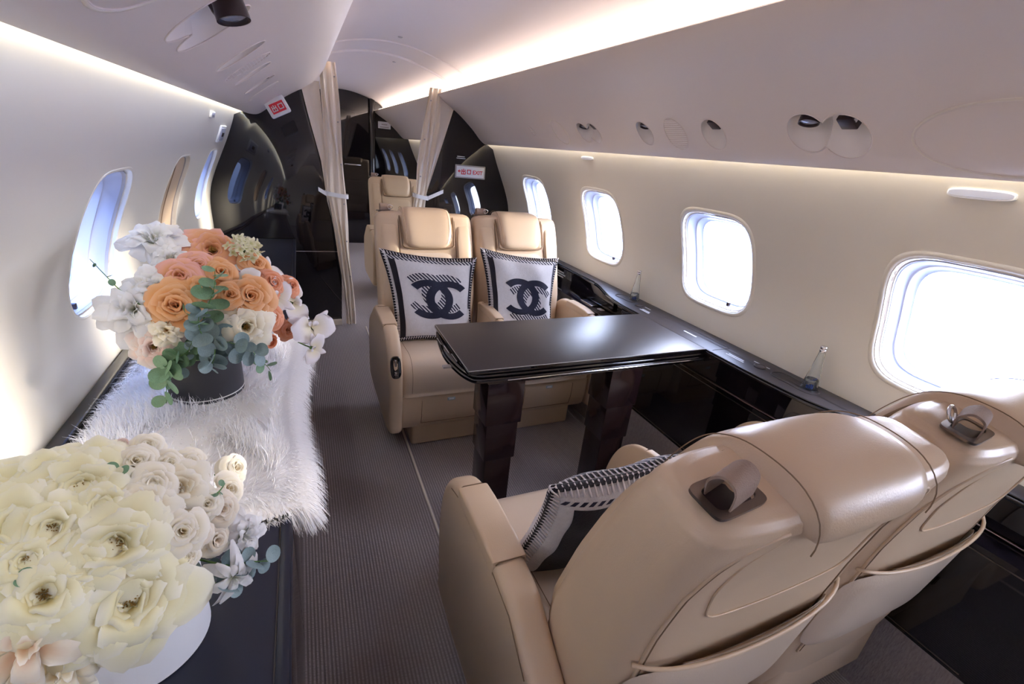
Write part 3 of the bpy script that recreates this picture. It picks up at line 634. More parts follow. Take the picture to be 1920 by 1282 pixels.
def seat(cx, y0, flip, label, arms, group, full=True, mname='leather', bare=False):
    """flip: facing the camera. arms: list of local (x0,x1)"""
    loc = (cx, y0 + Y0, 0) if not flip else (cx, y0 - Y0, 0)
    th = emp('cabin_seat', loc, PI if flip else 0, label=label, cat='seat', group=group)
    I = Matrix.Translation((0, -Y0, 0)); LM = M[mname]
    def A(n, vf, m=None, ang=40, parent=th, **k): return ob(n, xf(vf, I), m or LM, parent, ang, **k)
    rings = []
    for z, yc, d, w, tl in RGs:
        rings.append([(a, yc + b, z + tl * b) for a, b in sell(w, d, NS, 44)])
    back = A('backrest', loft(rings), ang=60)
    # front bolsters and centre panel
    def fr(xc, zc, off=0):
        def P(a, b):
            z = zc + b; x = xc + a; y = surf(x, z, True); dy = surf(x, z + .01, True) - y; n = Vector((0, .01, -dy)).normalized(); return (x, y - .004 + off, z), n
        return P
    A('centre_panel', pad(fr(0, .645), .136, .185, .012, n=8), M['pale_leather'] if mname == 'leather' else None)
    for s in (-1, 1): A('bolster', pad(fr(s * .188, .725), .043, .235, .015, n=7, nx=10, ny=18))
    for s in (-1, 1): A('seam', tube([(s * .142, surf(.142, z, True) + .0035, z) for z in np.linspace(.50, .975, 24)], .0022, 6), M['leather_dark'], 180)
    # head cushion draped over the top
    path = spline([(0, .436, .842), (0, .420, .89), (0, .390, .945), (0, .358, .985), (0, .322, 1.004), (0, .28, 1.006), (0, .244, .998), (0, .224, .980), (0, .220, .955), (0, .226, .930)], 6)
    Ls = [0]
    for i in range(1, len(path)): Ls.append(Ls[-1] + (path[i] - path[i - 1]).length)
    LT = Ls[-1]
    def HP(a, b):
        s = (b + 1) / 2 * LT; i = min(len(path) - 2, max(0, int(np.searchsorted(Ls, s) - 1))); f = (s - Ls[i]) / max(1e-6, Ls[i + 1] - Ls[i]); p = path[i].lerp(path[i + 1], f)
        t = (path[min(i + 2, len(path) - 1)] - path[max(i - 1, 0)]).normalized(); n = Vector((0, t.z, -t.y)) if False else Vector((0, -t.z, t.y))
        if n.dot(p - Vector((0, .30, .90))) < 0: n = -n
        cxx = a * (1.0 + .06 * (1 - abs(b))) ; return (cxx, p.y, p.z), n
    def HPo(a, b): p, n = HP(a, b); return Vector(p) - n * .016, n
    hd = A('head_cushion', pad(HPo, .125, 1.0, .034, nx=18, ny=44, n=5, puff=.30), ang=60)
    for s in (-1, 1):
        pts = [Vector(HP(s * .112, b)[0]) + Vector(HP(s * .112, b)[1]) * .0165 for b in np.linspace(-.86, .9, 40)]
        A('stitching', tube(pts, .0009, 5), M['thread'], 180, hd)
    hs = [Vector(HP(a_, b_)[0]) - Vector(HP(a_, b_)[1]) * .003 for a_, b_ in [(-.128, v) for v in np.linspace(.1, -.90, 20)] + [(a * .128 / .9 * .9, -.985 + .06 * abs(a) ** 6) for a in np.linspace(-.95, .95, 15)] + [(.128, v) for v in np.linspace(-.90, .1, 20)]]
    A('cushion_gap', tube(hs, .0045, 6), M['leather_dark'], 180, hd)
    # belt bezel at the left shoulder (aisle side) with webbing loop
    for s in ((-1,) if not flip else (1,)):
        bxx, byy, bzz = s * .190, .268, .9955
        tilt = Matrix.Translation((bxx, byy, bzz)) @ Euler((math.radians(10), 0, math.radians(-6 * s))).to_matrix().to_4x4()
        o_ = [(a, b) for a, b in sell(.043, .025, 6, 32)]; i_ = [(a, b) for a, b in sell(.033, .016, 5, 32)]
        fr_ = loft([[(a, b, 0) for a, b in o_], [(a, b, .004) for a, b in o_], [(a, b, .0045) for a, b in i_], [(a, b, -.004) for a, b in i_]], caps=False)
        bz = A('belt_bezel', xf(fr_, tilt), M['bronze'])
        A('belt_opening', xf(loft([[(a, b, .0005) for a, b in i_], [(a, b, .001) for a, b in offs(i_, .004)]]), tilt), M['darkplastic'], 40, bz)
        wp = spline([(0, .014, -.002), (0, .019, .020), (0, .006, .036), (0, -.012, .030), (0, -.016, .004)], 6)
        rings = [[(-.025, p.y, p.z), (.025, p.y, p.z + .001), (.025, p.y * .88, p.z * .9), (-.025, p.y * .88, p.z * .9)] for p in wp]
        A('belt_webbing', xf(loft(rings), tilt @ Matrix.Rotation(.15, 4, 'Z')), M['webbing'], 50)
        if flip or cx > .4: A('belt_buckle', xf(tube([(-.024 + .012 * math.cos(t), .022 + .007 * math.sin(t), .020 + .01 * math.sin(t)) for t in np.linspace(0, 2 * PI, 16)[:-1]], .0025, 6, True), tilt), M['chrome'], 180)
    # rear details
    def rear(x, z, off=.001): return Vector((x, surf(x, z) - off, z))
    def rl_(pts, r, m, nm='seam'):
        return A(nm, tube([rear(p.x, p.y) for p in spline([(a, b, 0) for a, b in pts], 8)], r, 6), m, 180)
    for s in (-1, 1):
        rl_([(s * .128, .962), (s * .158, .955), (s * .188, .925), (s * .204, .85), (s * .210, .74), (s * .207, .58), (s * .198, .40)], .0026, LM, 'piping')
        rl_([(s * .124, .955), (s * .153, .948), (s * .182, .918), (s * .198, .85), (s * .204, .74), (s * .201, .58), (s * .192, .40)], .0009, M['thread'], 'stitching')
    q = [(-.120, .950), (-.150, .915), (-.160, .86), (-.152, .80), (-.138, .777), (-.11, .768), (-.04, .762), (.04, .762), (.11, .768), (.138, .777), (.152, .80), (.160, .86), (.150, .915), (.120, .950)]
    rl_(q, .0016, LM, 'panel_outline')
    # pocket
    def PK(a, b):
        z = .545 + b; x = a; y = surf(x, z) - .003; return (x, y - .010 * (1 - (x / .225) ** 2) * (b + .13) / .26, z), Vector((0, -1, .1)).normalized()
    pk = A('rear_pocket', pad(PK, .222, .125, .008, n=7, nx=20, ny=14), M['pale_leather'] if mname == 'leather' else None)
    ed = [(x, surf(x, .672 + .014 * (x / .225) ** 2) - .024 + .018 * (x / .225) ** 2, .672 + .014 * (x / .225) ** 2) for x in np.linspace(-.224, .224, 25)]
    A('pocket_edge', tube(ed, .0035, 6), LM, 180, pk)
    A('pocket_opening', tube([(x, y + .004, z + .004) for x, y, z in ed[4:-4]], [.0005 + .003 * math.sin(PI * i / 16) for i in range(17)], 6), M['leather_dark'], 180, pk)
    # cushion, fascia, pedestal
    cpf = [(p.x, p.y) for p in spline([(.48, .30, 0), (.48, .455, 0), (.58, .455, 0), (.72, .452, 0), (.84, .462, 0), (.895, .452, 0), (.925, .42, 0), (.935, .37, 0), (.928, .31, 0), (.91, .285, 0), (.70, .285, 0)], 5, True)]
    A('seat_cushion', prism(cpf, -.228, .228, .035, 6), M['pale_leather'] if mname == 'leather' else None, 60)
    for s in (-1, 1): A('stitching', tube([(s * .180, y, z + .0015) for y, z in [(p.x, p.y) for p in spline([(.56, .457, 0), (.72, .455, 0), (.84, .465, 0), (.895, .455, 0), (.928, .42, 0), (.937, .37, 0), (.93, .31, 0)], 5)]], .001, 5), M['thread'], 180)
    fp = [(p.x, p.y) for p in spline([(.46, .12, 0), (.46, .295, 0), (.905, .295, 0), (.925, .28, 0), (.925, .20, 0), (.905, .13, 0), (.88, .115, 0)], 4, True)]
    A('base_fascia', prism([(.46, .12), (.46, .295), (.90, .295), (.922, .288), (.926, .26), (.922, .18), (.908, .13), (.89, .115)], -.232, .232, .02, 4), None, 50)
    dr = [(.9215, .275), (.9275, .262), (.9245, .19), (.913, .145)]
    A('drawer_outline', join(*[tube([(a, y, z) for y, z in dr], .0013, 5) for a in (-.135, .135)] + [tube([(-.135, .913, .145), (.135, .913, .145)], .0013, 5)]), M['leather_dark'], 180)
    A('life_vest_tag', bbox(-.018, .018, .925, .9275, .255, .270, .001), M['tag']); A('tag_print', box(-.012, .012, .9273, .9279, .259, .266), M['white'])
    A('pedestal', bbox(-.17, .17, .50, .875, 0.0, .125, .015, 3), LM)
    A('rear_shell', bbox(-.20, .20, .345, .47, .14, .42, .03, 3), LM)
    for (x0, x1, *ry_) in arms:
        ap = [(p.x, p.y) for p in spline([(.335, .13, 0), (.30, .30, 0), (.315, .44, 0), (.37, .495, 0), (.44, .54, 0), (.51, .585, 0), (.58, .598, 0), (.70, .600, 0), (.80, .596, 0), (.87, .575, 0), (.925, .52, 0), (.958, .43, 0), (.965, .32, 0), (.95, .20, 0), (.925, .12, 0), (.62, .11, 0)], 5, True)]
        if ry_: ap = [(max(y_, ry_[0] + .02 * (z_ - .3)), z_) for y_, z_ in ap]; ap = [q_ for i_, q_ in enumerate(ap) if q_ != ap[i_ - 1]]
        ar = A('armrest', prism(ap, x0, x1, min(.022, (x1 - x0) * .4), 5), None, 60)
        top = [(.585, .6005), (.64, .6045), (.70, .6055), (.76, .604), (.808, .598), (.804, .565), (.585, .565)]
        A('arm_pad', prism(top, x0 - .002, x1 + .002, .007, 3), None, 50, ar)
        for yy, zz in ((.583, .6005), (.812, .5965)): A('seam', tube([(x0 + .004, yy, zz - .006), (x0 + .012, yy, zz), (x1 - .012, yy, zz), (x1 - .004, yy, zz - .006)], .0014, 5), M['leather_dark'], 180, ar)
        if x1 - x0 > .055 and not flip:
            A('trim_seam', tube([(x0 - .0005 if x0 < 0 else x1 + .0005, y, z - .022) for y, z in [(.42, .53), (.50, .585), (.58, .598), (.80, .596), (.86, .578)]], .001, 5), M['thread'], 180, ar)
        if flip and x1 - x0 > .055 and x0 > 0 and cx < .2:
            xm = (x0 + x1) / 2 ; cc = [(xm + a, b) for a, b in sell(.019, .040, 3, 28)]
            yf = lambda z: float(np.interp(z, [.32, .43, .52], [.965, .958, .925]))
            cc = [(a * 1.15, b * 1.15) for a, b in [(p_[0] - xm, p_[1]) for p_ in cc]]; zc_ = .455
            L4 = lambda k, d: [(xm + a, yf(zc_ + b) + d, zc_ + b) for a, b in offs(cc, k)]
            A('seat_control', loft([L4(0, -.004), L4(0, .004), L4(.002, .006), L4(.005, .0055), L4(.007, .0045)]), M['black'], 40, ar)
            A('control_lever', bbox(xm - .005, xm + .005, yf(.47) - .004, yf(.47) + .008, .458, .488, .003), M['chrome'], 40, ar); A('control_button', bbox(xm - .009, xm + .009, yf(.43) - .004, yf(.43) + .006, .422, .440, .004), M['chrome'], 40, ar)
    return th
G1 = 'cream leather cabin seats'
seat(.108, 0, False, 'cream leather seat nearest the camera, seen from behind, pillow on it', [(-.311, -.242), (.228, .252, .53)], G1)
seat(.612, 0, False, 'cream leather seat seen from behind at right, beside the window', [(.222, .250, .53)], G1)
seat(.075, 2.70, True, 'far cream seat on the aisle facing the camera, black oval control on its armrest', [(.225, .285), (-.276, -.234, .535)], G1)
seat(.582, 2.70, True, 'far cream seat beside the windows facing the camera', [(-.284, -.240)], G1)
seat(.335, 5.02, True, 'lone tan seat beyond the curtains in the forward cabin', [(.225, .30), (-.30, -.225)], G1, mname='seatback2')

# ------------------------------------------------------------------ pillows
def pillow(name, label, mtx, w, h, th, dx, dy, group, back_dark=False, sag=.0, seed=1, taper=.0):
    root = emp(name, label=label, cat='pillow', group=group); root.matrix_world = mtx
    N = 40; rn = random.Random(seed); ph = [rn.uniform(0, 6) for _ in range(6)]
    def P(u, v, side=1, off=0):
        k = 1 - .10 * (1 - (v * v)) ** 1 * abs(u) ** 2 * 1; k2 = 1 - .09 * (1 - u * u) * abs(v) ** 2
        x = u * w * k + taper * (1 - v) / 2 * (1 - u) / 2; z = v * h * k2
        t = th * ((1 - u ** 4) * (1 - v ** 4)) ** .55
        wr = .004 * math.sin(7 * u + 3 * v + ph[0]) * (1 - u ** 4) + .003 * math.sin(-5 * u + 9 * v + ph[1]) * (1 - v ** 4)
        y = -side * (t + wr * (1 - u ** 8) * (1 - v ** 8)) + sag * (u * u) * .5
        return Vector((x, y - side * off, z))
    for side, nm in ((1, 'front_cloth'), (-1, 'back_cloth')):
        V = [P(2 * i / N - 1, 2 * j / N - 1, side) for j in range(N + 1) for i in range(N + 1)]
        F = [(j * (N + 1) + i, j * (N + 1) + i + 1, (j + 1) * (N + 1) + i + 1, (j + 1) * (N + 1) + i) for j in range(N) for i in range(N)]
        ob(nm, (V, F), M['wool'], root, 180)
    def strip(nm, quads, m, side=1, off=.0012, sub=16, uvs=True):
        """quads given as (u0,v0)-(u1,v1) rectangles"""
        V, F, UV = [], [], []
        for (a, b, c, d) in quads:
            nx = max(2, int(abs(c - a) * sub)); ny = max(2, int(abs(d - b) * sub)); n0 = len(V)
            for j in range(ny + 1):
                for i in range(nx + 1):
                    u, v = a + (c - a) * i / nx, b + (d - b) * j / ny; V.append(P(u, v, side, off)); UV.append((u, v))
            for j in range(ny):
                for i in range(nx): q = n0 + j * (nx + 1) + i; F.append((q, q + 1, q + nx + 2, q + nx + 1))
        return put(nm, V, F, UV, m)
    def put(nm, V, F, UV, m):
        me = bpy.data.meshes.new(nm); me.from_pydata(V, [], F); me.materials.append(m); uv = me.uv_layers.new(name='UVMap')
        for l in me.loops: uv.data[l.index].uv = UV[l.vertex_index]
        me.polygons.foreach_set('use_smooth', [True] * len(me.polygons)); return lk(bpy.data.objects.new(nm, me), root)
    def cc(cu, cv, ru, rv, t, a0, a1, m, off, nm):
        V, F, UV = [], [], []; n = 48; k = 5
        for i in range(n + 1):
            a = math.radians(a0 + (a1 - a0) * i / n)
            for j in range(k + 1):
                rr = 1 - t * j / k; u = cu + ru * rr * math.cos(a); v = cv + rv * (1 - t * .95 * j / k) * math.sin(a); V.append(P(u, v, 1, off)); UV.append((u, v))
        for i in range(n):
            for j in range(k): q = i * (k + 1) + j; F.append((q, q + 1, q + k + 2, q + k + 1))
        return put(nm, V, F, UV, m)
    cu, cv = (.10, -.03) if dy > 0 else (.10, -.06)
    for (du, dv, m, off, nm) in ((dx, dy, M['hatch'], .0016, 'logo_shadow'), (0, 0, M['navy'], .0024, 'logo')):
        cc(cu - .235 + du, cv + dv, .56, .45, .35, -137, 137, m, off, nm); cc(cu + .235 + du, cv + dv, .56, .45, .35, 43, 317, m, off + .0004, nm)
    strip('dark_band', [(-.93, -.96, -.79, .90)], M['blackwool']); strip('dark_band', [(-.93, .93, .93, .985)], M['blackwool'], off=.0015); strip('dark_band', [(-.93, .84, .93, .93)], M['hatch'], off=.0013)
    strip('dark_band', [(.88, -.2, .95, .92)], M['navy']); strip('dark_band', [(-.8, -.97, .93, -.93)], M['navy'])
    strip('back_band', [(-.80, -.80, .80, .80)], M['blackwool'], -1); strip('back_band', [(-.93, .84, .93, .89), (-.93, -.9, -.87, .84)], M['hatch'], -1, .001)
    E = [(u, 1) for u in np.linspace(-1, 1, 34)] + [(1, v) for v in np.linspace(1, -1, 34)][1:] + [(u, -1) for u in np.linspace(1, -1, 34)][1:] + [(-1, v) for v in np.linspace(-1, 1, 34)][1:-1]
    ep = [P(u, v) for u, v in E]; ob('edge_piping', tube(ep, .008, 6, True), M['blackwool'], root, 180)
    sts = []
    for k in range(len(E)):
        u, v = E[k]; n_ = Vector((u, 0, v)).normalized() if max(abs(u), abs(v)) == 1 else Vector((1, 0, 0))
        for sd in (1, -1):
            iu, iv = (u * .945 if abs(u) == 1 else u), (v * .945 if abs(v) == 1 else v); a = P(iu, iv, sd, .003)
            sts.append(tube([a, P(u, v) + Vector((u * .002, -sd * .006, v * .002)), P(u, v) + Vector((u, 0, v)) * .008], .0021, 4))
    ob('blanket_stitches', join(*sts), M['stitch'], root, 180, kind='stuff')
    ob('stitch_line', tube([P(u, v) + Vector((u, 0, v)) * .006 for u, v in E], .0011, 4, True), M['stitch'], root, 180)
    return root
G2 = 'grey wool pillows with dark linked logo'
def pm(loc, rx, ry, rz): return Matrix.Translation(loc) @ Euler((rx, ry, rz)).to_matrix().to_4x4()
pillow('pillow', 'grey wool logo pillow on the far aisle seat, hatched shadow above the logo', pm((.030, 2.075, .648), math.radians(-17), math.radians(5), math.radians(0)), .228, .205, .050, -.09, .15, G2, seed=3, taper=.085)
pillow('pillow', 'grey wool logo pillow on the far window seat, hatched shadow below the logo', pm((.492, 2.07, .655), math.radians(-17), math.radians(6), math.radians(-3)), .212, .205, .050, .08, -.17, G2, seed=5, taper=.075)
pillow('pillow', 'grey wool pillow seen edge-on behind the nearest seatback', pm((.095, .625, .605), math.radians(-22), math.radians(0), math.radians(180)), .215, .19, .05, -.07, .10, G2, seed=8)

# ------------------------------------------------------------------ bottles
def bottle(x, y, z0, label):
    th = emp('water_bottle', (x, y, z0), label=label, cat='bottle', group='clear glass water bottles on the right ledge')
    pr = [(.002, .002), (.024, .001), (.0265, .004), (.0265, .012), (.0245, .03), (.0165, .09), (.0105, .14), (.0085, .158), (.0088, .164)]
    ins = [(r - .002, z + .001) for r, z in pr[::-1] if z > .003] + [(.001, .006)]
    ob('glass_body', lathe(pr + ins, seg=32, cap=False), M['glass'], th, 60)
    ob('water', lathe([(.001, .0065), (.0238, .0068), (.0242, .012), (.0222, .03), (.0184, .062), (.001, .062)], seg=32, cap=False), M['water'], th, 60)
    cpr = [(.0098, .156), (.0104, .158), (.0104, .164), (.0098, .165), (.0104, .166), (.0104, .172), (.0095, .1745), (.001, .175)]
    ob('cap', lathe(cpr, seg=28), M['chrome'], th, 40)
    v, f = text_vf('sili', .021, .0002); rr = lambda z: float(np.interp(z, [.03, .09], [.0245, .0165])) + .0006
    a0 = math.atan2(-y, -.49 - x) ; V = []
    for p in v:
        z = .042 + p[1]; r = rr(z); a = a0 + p[0] / r; V.append((r * math.cos(a), r * math.sin(a), z))
    ob('print', (V, f), M['blue'], th, 180)
    mt = [[(-.010, .058), (-.002, .062), (.004, .068), (.008, .060)], [(-.004, .059), (.006, .064), (.012, .071)], [(-.012, .031), (.014, .031)]]
    ob('mountain_mark', join(*[tube([(rr(z) * math.cos(a0 + d / rr(z)), rr(z) * math.sin(a0 + d / rr(z)), z) for d, z in q], .0004, 4) for q in mt]), M['blue'], th, 180)
bottle(.965, .812, zt_ - .028, 'clear glass water bottle with silver cap on the ledge nearest the camera')
bottle(.972, 1.742, zt_ - .028, 'clear glass water bottle with silver cap farther along near the far seats')

# ------------------------------------------------------------------ fur throw
FX0, FX1, FY0, FY1 = -.955, -.552, .80, 1.66
def edge(y): return FX1 + .012 * math.sin(9 * y) + .006
fu = emp('fur_throw', ((FX0 + FX1) / 2, (FY0 + FY1) / 2, cz), label='white shaggy faux fur throw on the black cabinet under the peach bouquet', cat='throw'); fi = Matrix.Translation(-Vector(fu.location))
V, F = [], []; nx, ny = 12, 26
for lay in (0, 1):
    for j in range(ny + 1):
        for i in range(nx + 1):
            y = FY0 + (FY1 - FY0) * j / ny; x = FX0 + (edge(y) - FX0) * i / nx; V.append((x, y, cz + (.001 if lay == 0 else .012 * (1 - (2 * i / nx - 1) ** 8) * (1 - (2 * j / ny - 1) ** 8) + .003)))
for j in range(ny):
    for i in range(nx): q = j * (nx + 1) + i; F.append((q, q + 1, q + nx + 2, q + nx + 1)); q += (nx + 1) * (ny + 1); F.append((q, q + 1, q + nx + 2, q + nx + 1))
ob('backing', xf((V, F), fi), M['fur'], fu, 180)
rs = np.random.RandomState(4); NS_ = 46000
ty = rs.rand(NS_); tx = rs.rand(NS_)
eb = rs.rand(NS_) < .16; tx[eb] = 1 - rs.rand(eb.sum()) ** 2 * .05; e2 = rs.rand(NS_) < .06; ty[e2] = rs.rand(e2.sum()) * .03
y = FY0 + (FY1 - FY0) * ty; x = FX0 + (FX1 + .012 * np.sin(9 * y) + .006 - FX0) * tx
# flow field of the pile: combed outwards from a wandering parting
fxn = np.sin(x * 17 + 2.2 * np.sin(y * 7)) * .5 + np.cos(y * 13 + x * 9) * .4; fyn = np.cos(x * 13 - y * 11) * .6 - .35
ed = np.clip((tx - .88) / .12, 0, 1); fxn = fxn * (1 - ed) + ed * 1.6; en = np.clip((.07 - ty) / .07, 0, 1); fyn = fyn * (1 - en) - en * 1.7; ew = np.clip((.06 - tx) / .06, 0, 1); fxn = fxn * (1 - ew) - ew * .9
fxn += rs.randn(NS_) * .28; fyn += rs.randn(NS_) * .28
# clumping
cxk = np.round((x + .006 * rs.randn(NS_)) / .021) * .021; cyk = np.round((y + .006 * rs.randn(NS_)) / .021) * .021
Lh = .046 + .034 * rs.rand(NS_); up = .30 + .25 * rs.rand(NS_); up = up * (1 - .6 * np.maximum(ed, en))
d = np.stack([fxn, fyn, up], 1); d /= np.linalg.norm(d, axis=1)[:, None]
root = np.stack([x, y, np.full(NS_, cz + .006)], 1)
side = np.cross(d, np.array([0, 0, 1.])); side /= np.maximum(1e-6, np.linalg.norm(side, axis=1))[:, None]
segs = 4; VV = np.zeros((NS_, (segs + 1) * 2, 3))
tip = root + d * Lh[:, None]; clump = np.stack([cxk + fxn * .02, cyk + fyn * .02, tip[:, 2]], 1)
for k in range(segs + 1):
    t = k / segs; p = root + d * (Lh * t)[:, None]; p = p + (clump - tip) * (.72 * t ** 1.4)
    p[:, 2] -= (t ** 2) * Lh * .45 * (.5 + np.maximum(ed, en)); over = p[:, 0] < FX1 + .004; lowy = p[:, 1] > 0
    p[:, 2] = np.where(over, np.maximum(p[:, 2], cz + .003), p[:, 2]); w = .0013 * (1 - .9 * t)
    VV[:, 2 * k] = p - side * w; VV[:, 2 * k + 1] = p + side * w
kp = np.hypot(x + .757, y - 1.315) > .088; inn = np.hypot(VV[:, :, 0] + .757, VV[:, :, 1] - 1.315).min(1) > .089; VV[~(kp & inn)] = np.array([-.757, 1.315, cz + .005])
VV = VV.reshape(-1, 3) - np.array(fu.location); base = np.arange(NS_)[:, None, None] * (2 * segs + 2) + np.arange(segs)[None, :, None] * 2
FF = (base + np.array([0, 1, 3, 2])[None, None, :]).reshape(-1)
me = bpy.data.meshes.new('fur_pile'); me.vertices.add(len(VV)); me.vertices.foreach_set('co', VV.ravel()); nf = NS_ * segs
me.loops.add(nf * 4); me.loops.foreach_set('vertex_index', FF.astype(np.int32)); me.polygons.add(nf); me.polygons.foreach_set('loop_start', np.arange(nf, dtype=np.int32) * 4)
me.polygons.foreach_set('use_smooth', np.ones(nf, dtype=bool)); me.update(calc_edges=True); me.materials.append(M['fur'])
lk(bpy.data.objects.new('fur_pile', me), fu, kind='stuff')

# ------------------------------------------------------------------ flowers
def petal_mesh(key, m, A, r0, r1, H, curl, pr=1.2, tip=0., ruff=0., seed=0, nu=9, nv=8, notch=.18, roll=.0, lily=False):
    """one petal wrapped round the flower axis (z up): angular half width A, opening from radius r0 to r1, height H, rim curled out"""
    V, F, PV = [], [], []
    for j in range(nv + 1):
        for i in range(nu + 1):
            u = 2 * i / nu - 1; v = j / nv; au = abs(u); ve = v * (1 - notch * au ** 2.5 + tip * (1 - au) ** 2)
            wp = (.55 + .45 * min(1, v * 2.2)) * (1 - .12 * v ** 6) if not lily else math.sin(PI * min(1, .10 + .80 * v)) ** .8
            phi = u * A * wp; rho = r0 + (r1 - r0) * ve ** pr
            hh = H * math.sin(min(1.3, ve) * PI / 2 * .9)
            c = max(0, ve - .68); rho += curl * c * (1.2 + 1.0 * au ** 2); hh -= curl * c * c * (5 + 5 * au)
            e = max(0, au - .55) * v; rho += roll * e * 1.2; hh -= roll * e * .8
            w_ = ruff * v ** 3; rho += w_ * math.sin(3.1 * u + seed) + w_ * .5 * math.sin(7.3 * u + seed * 3); hh += w_ * .9 * math.cos(4.7 * u + seed * 2)
            V.append((rho * math.cos(phi), rho * math.sin(phi), hh)); PV.append(v)
    for j in range(nv):
        for i in range(nu): q = j * (nu + 1) + i; F.append((q, q + 1, q + nu + 2, q + nu + 1))
    me = bpy.data.meshes.new(key); me.from_pydata(V, [], F); me.materials.append(m); me.polygons.foreach_set('use_smooth', [True] * len(F))
    a = me.attributes.new('pv', 'FLOAT', 'POINT'); a.data.foreach_set('value', PV); return me
PC = {}
def layers(kind, color):
    """unit-radius flower: list of (mesh, count, z offset)"""
    k = (kind, color)
    if k in PC: return PC[k]
    m = PM[color]; out = []; g = lambda n, *a, **q: petal_mesh('petal', m, *a, seed=len(out) * 1.7 + n, **q)
    if kind == 'R':    # round rose, tight spiral heart
        for A, r0, r1, H, curl, c in ((2.2, .03, .07, .60, .0, 1), (1.9, .05, .14, .64, .02, 2), (1.7, .07, .22, .66, .05, 3), (1.5, .10, .33, .66, .10, 3), (1.35, .12, .46, .62, .18, 4), (1.2, .14, .62, .56, .28, 4), (1.05, .15, .78, .46, .36, 5), (.95, .15, .90, .30, .40, 5)):
            for q in range(2): out.append((g(q * 3, A, r0, r1, H, curl, ruff=.035, tip=.05, roll=.06), (c + 1 - q) // 2 if c > 1 else 1 - q, -.02))
    elif kind == 'A':  # wide open garden rose with stamens showing and folded, pointed petals
        for A, r0, r1, H, curl, c in ((1.7, .12, .17, .30, .05, 3), (1.5, .16, .28, .42, .10, 4), (1.35, .18, .42, .50, .18, 4), (1.2, .20, .58, .50, .30, 5), (1.0, .20, .74, .44, .42, 5), (.90, .18, .90, .32, .50, 6), (.85, .15, 1.02, .14, .50, 5)):
            for q in range(2): out.append((g(q * 3, A, r0, r1, H, curl, ruff=.075, tip=.26, roll=.26, notch=.26), (c + 1 - q) // 2, -.05))
    elif kind == 'W':  # ruffled white bloom
        for A, r0, r1, H, curl, c in ((1.3, .05, .22, .60, .05, 4), (1.0, .06, .42, .62, .12, 5), (.85, .06, .62, .52, .2, 6), (.72, .06, .84, .36, .3, 7), (.66, .06, 1.0, .10, .3, 7)):
            for q in range(2): out.append((g(q * 3, A, r0, r1, H, curl, ruff=.10, tip=.14, notch=.35), (c + 1 - q) // 2, 0))
    elif kind == 'P':  # twisted long pointed petals
        for A, r0, r1, H, curl, c in ((1.2, .05, .24, .60, .0, 3), (.8, .06, .55, .55, .2, 5), (.55, .06, .90, .35, .35, 6), (.50, .06, 1.2, .0, .4, 6)):
            for q in range(2): out.append((g(q * 3, A, r0, r1, H, curl, ruff=.07, tip=.35, notch=.5, roll=.1), (c + 1 - q) // 2, 0))
    elif kind == 'B':  # bud
        for A, r0, r1, H, curl, c in ((2.2, .10, .18, 1.1, .0, 2), (1.8, .3, .42, 1.05, .05, 3), (1.5, .35, .60, .85, .15, 3)):
            out.append((g(0, A, r0, r1, H, curl, pr=.7, tip=.1), c, -.3))
    elif kind == 'O':  # moth orchid
        out.append((g(0, .60, .03, .95, .12, .1, pr=1.0, notch=.45, ruff=.03, lily=True), 3, 0)); out.append((g(2, 1.25, .03, 1.0, .16, .12, pr=1.0, notch=.22, ruff=.04, lily=True), 2, .04)); out.append((g(3, .5, .02, .28, .25, .06), 3, .02))
    elif kind == 'H':  # cluster of small florets
        out.append((g(0, .9, .02, .30, .10, .03, nu=4, nv=3, lily=True), 4, 0))
    PC[k] = out; return out
stm = mkmesh('stamens', *join(*[tube([(0, 0, -.02), (.09 * math.cos(i * 2.4) * (i / 22) ** .5, .09 * math.sin(i * 2.4) * (i / 22) ** .5, .14 + .05 * math.sin(i * 3)), (.15 * math.cos(i * 2.4) * (i / 22) ** .5, .15 * math.sin(i * 2.4) * (i / 22) ** .5, .24 + .05 * math.sin(i * 3))], .016, 4) for i in range(22)]), M['stamen'], 180)
def cal_mesh(base_len):
    return mkmesh('stem', *join(lathe([(.02, -.30), (.13, -.22), (.20, -.08), (.16, .02)], seg=10, cap=False), tube([(0, 0, -.28), (.02, 0, -base_len * .5), (0, .03, -base_len)], .05, 6)), M['stem'], 180)
stem_me = cal_mesh(1.6)
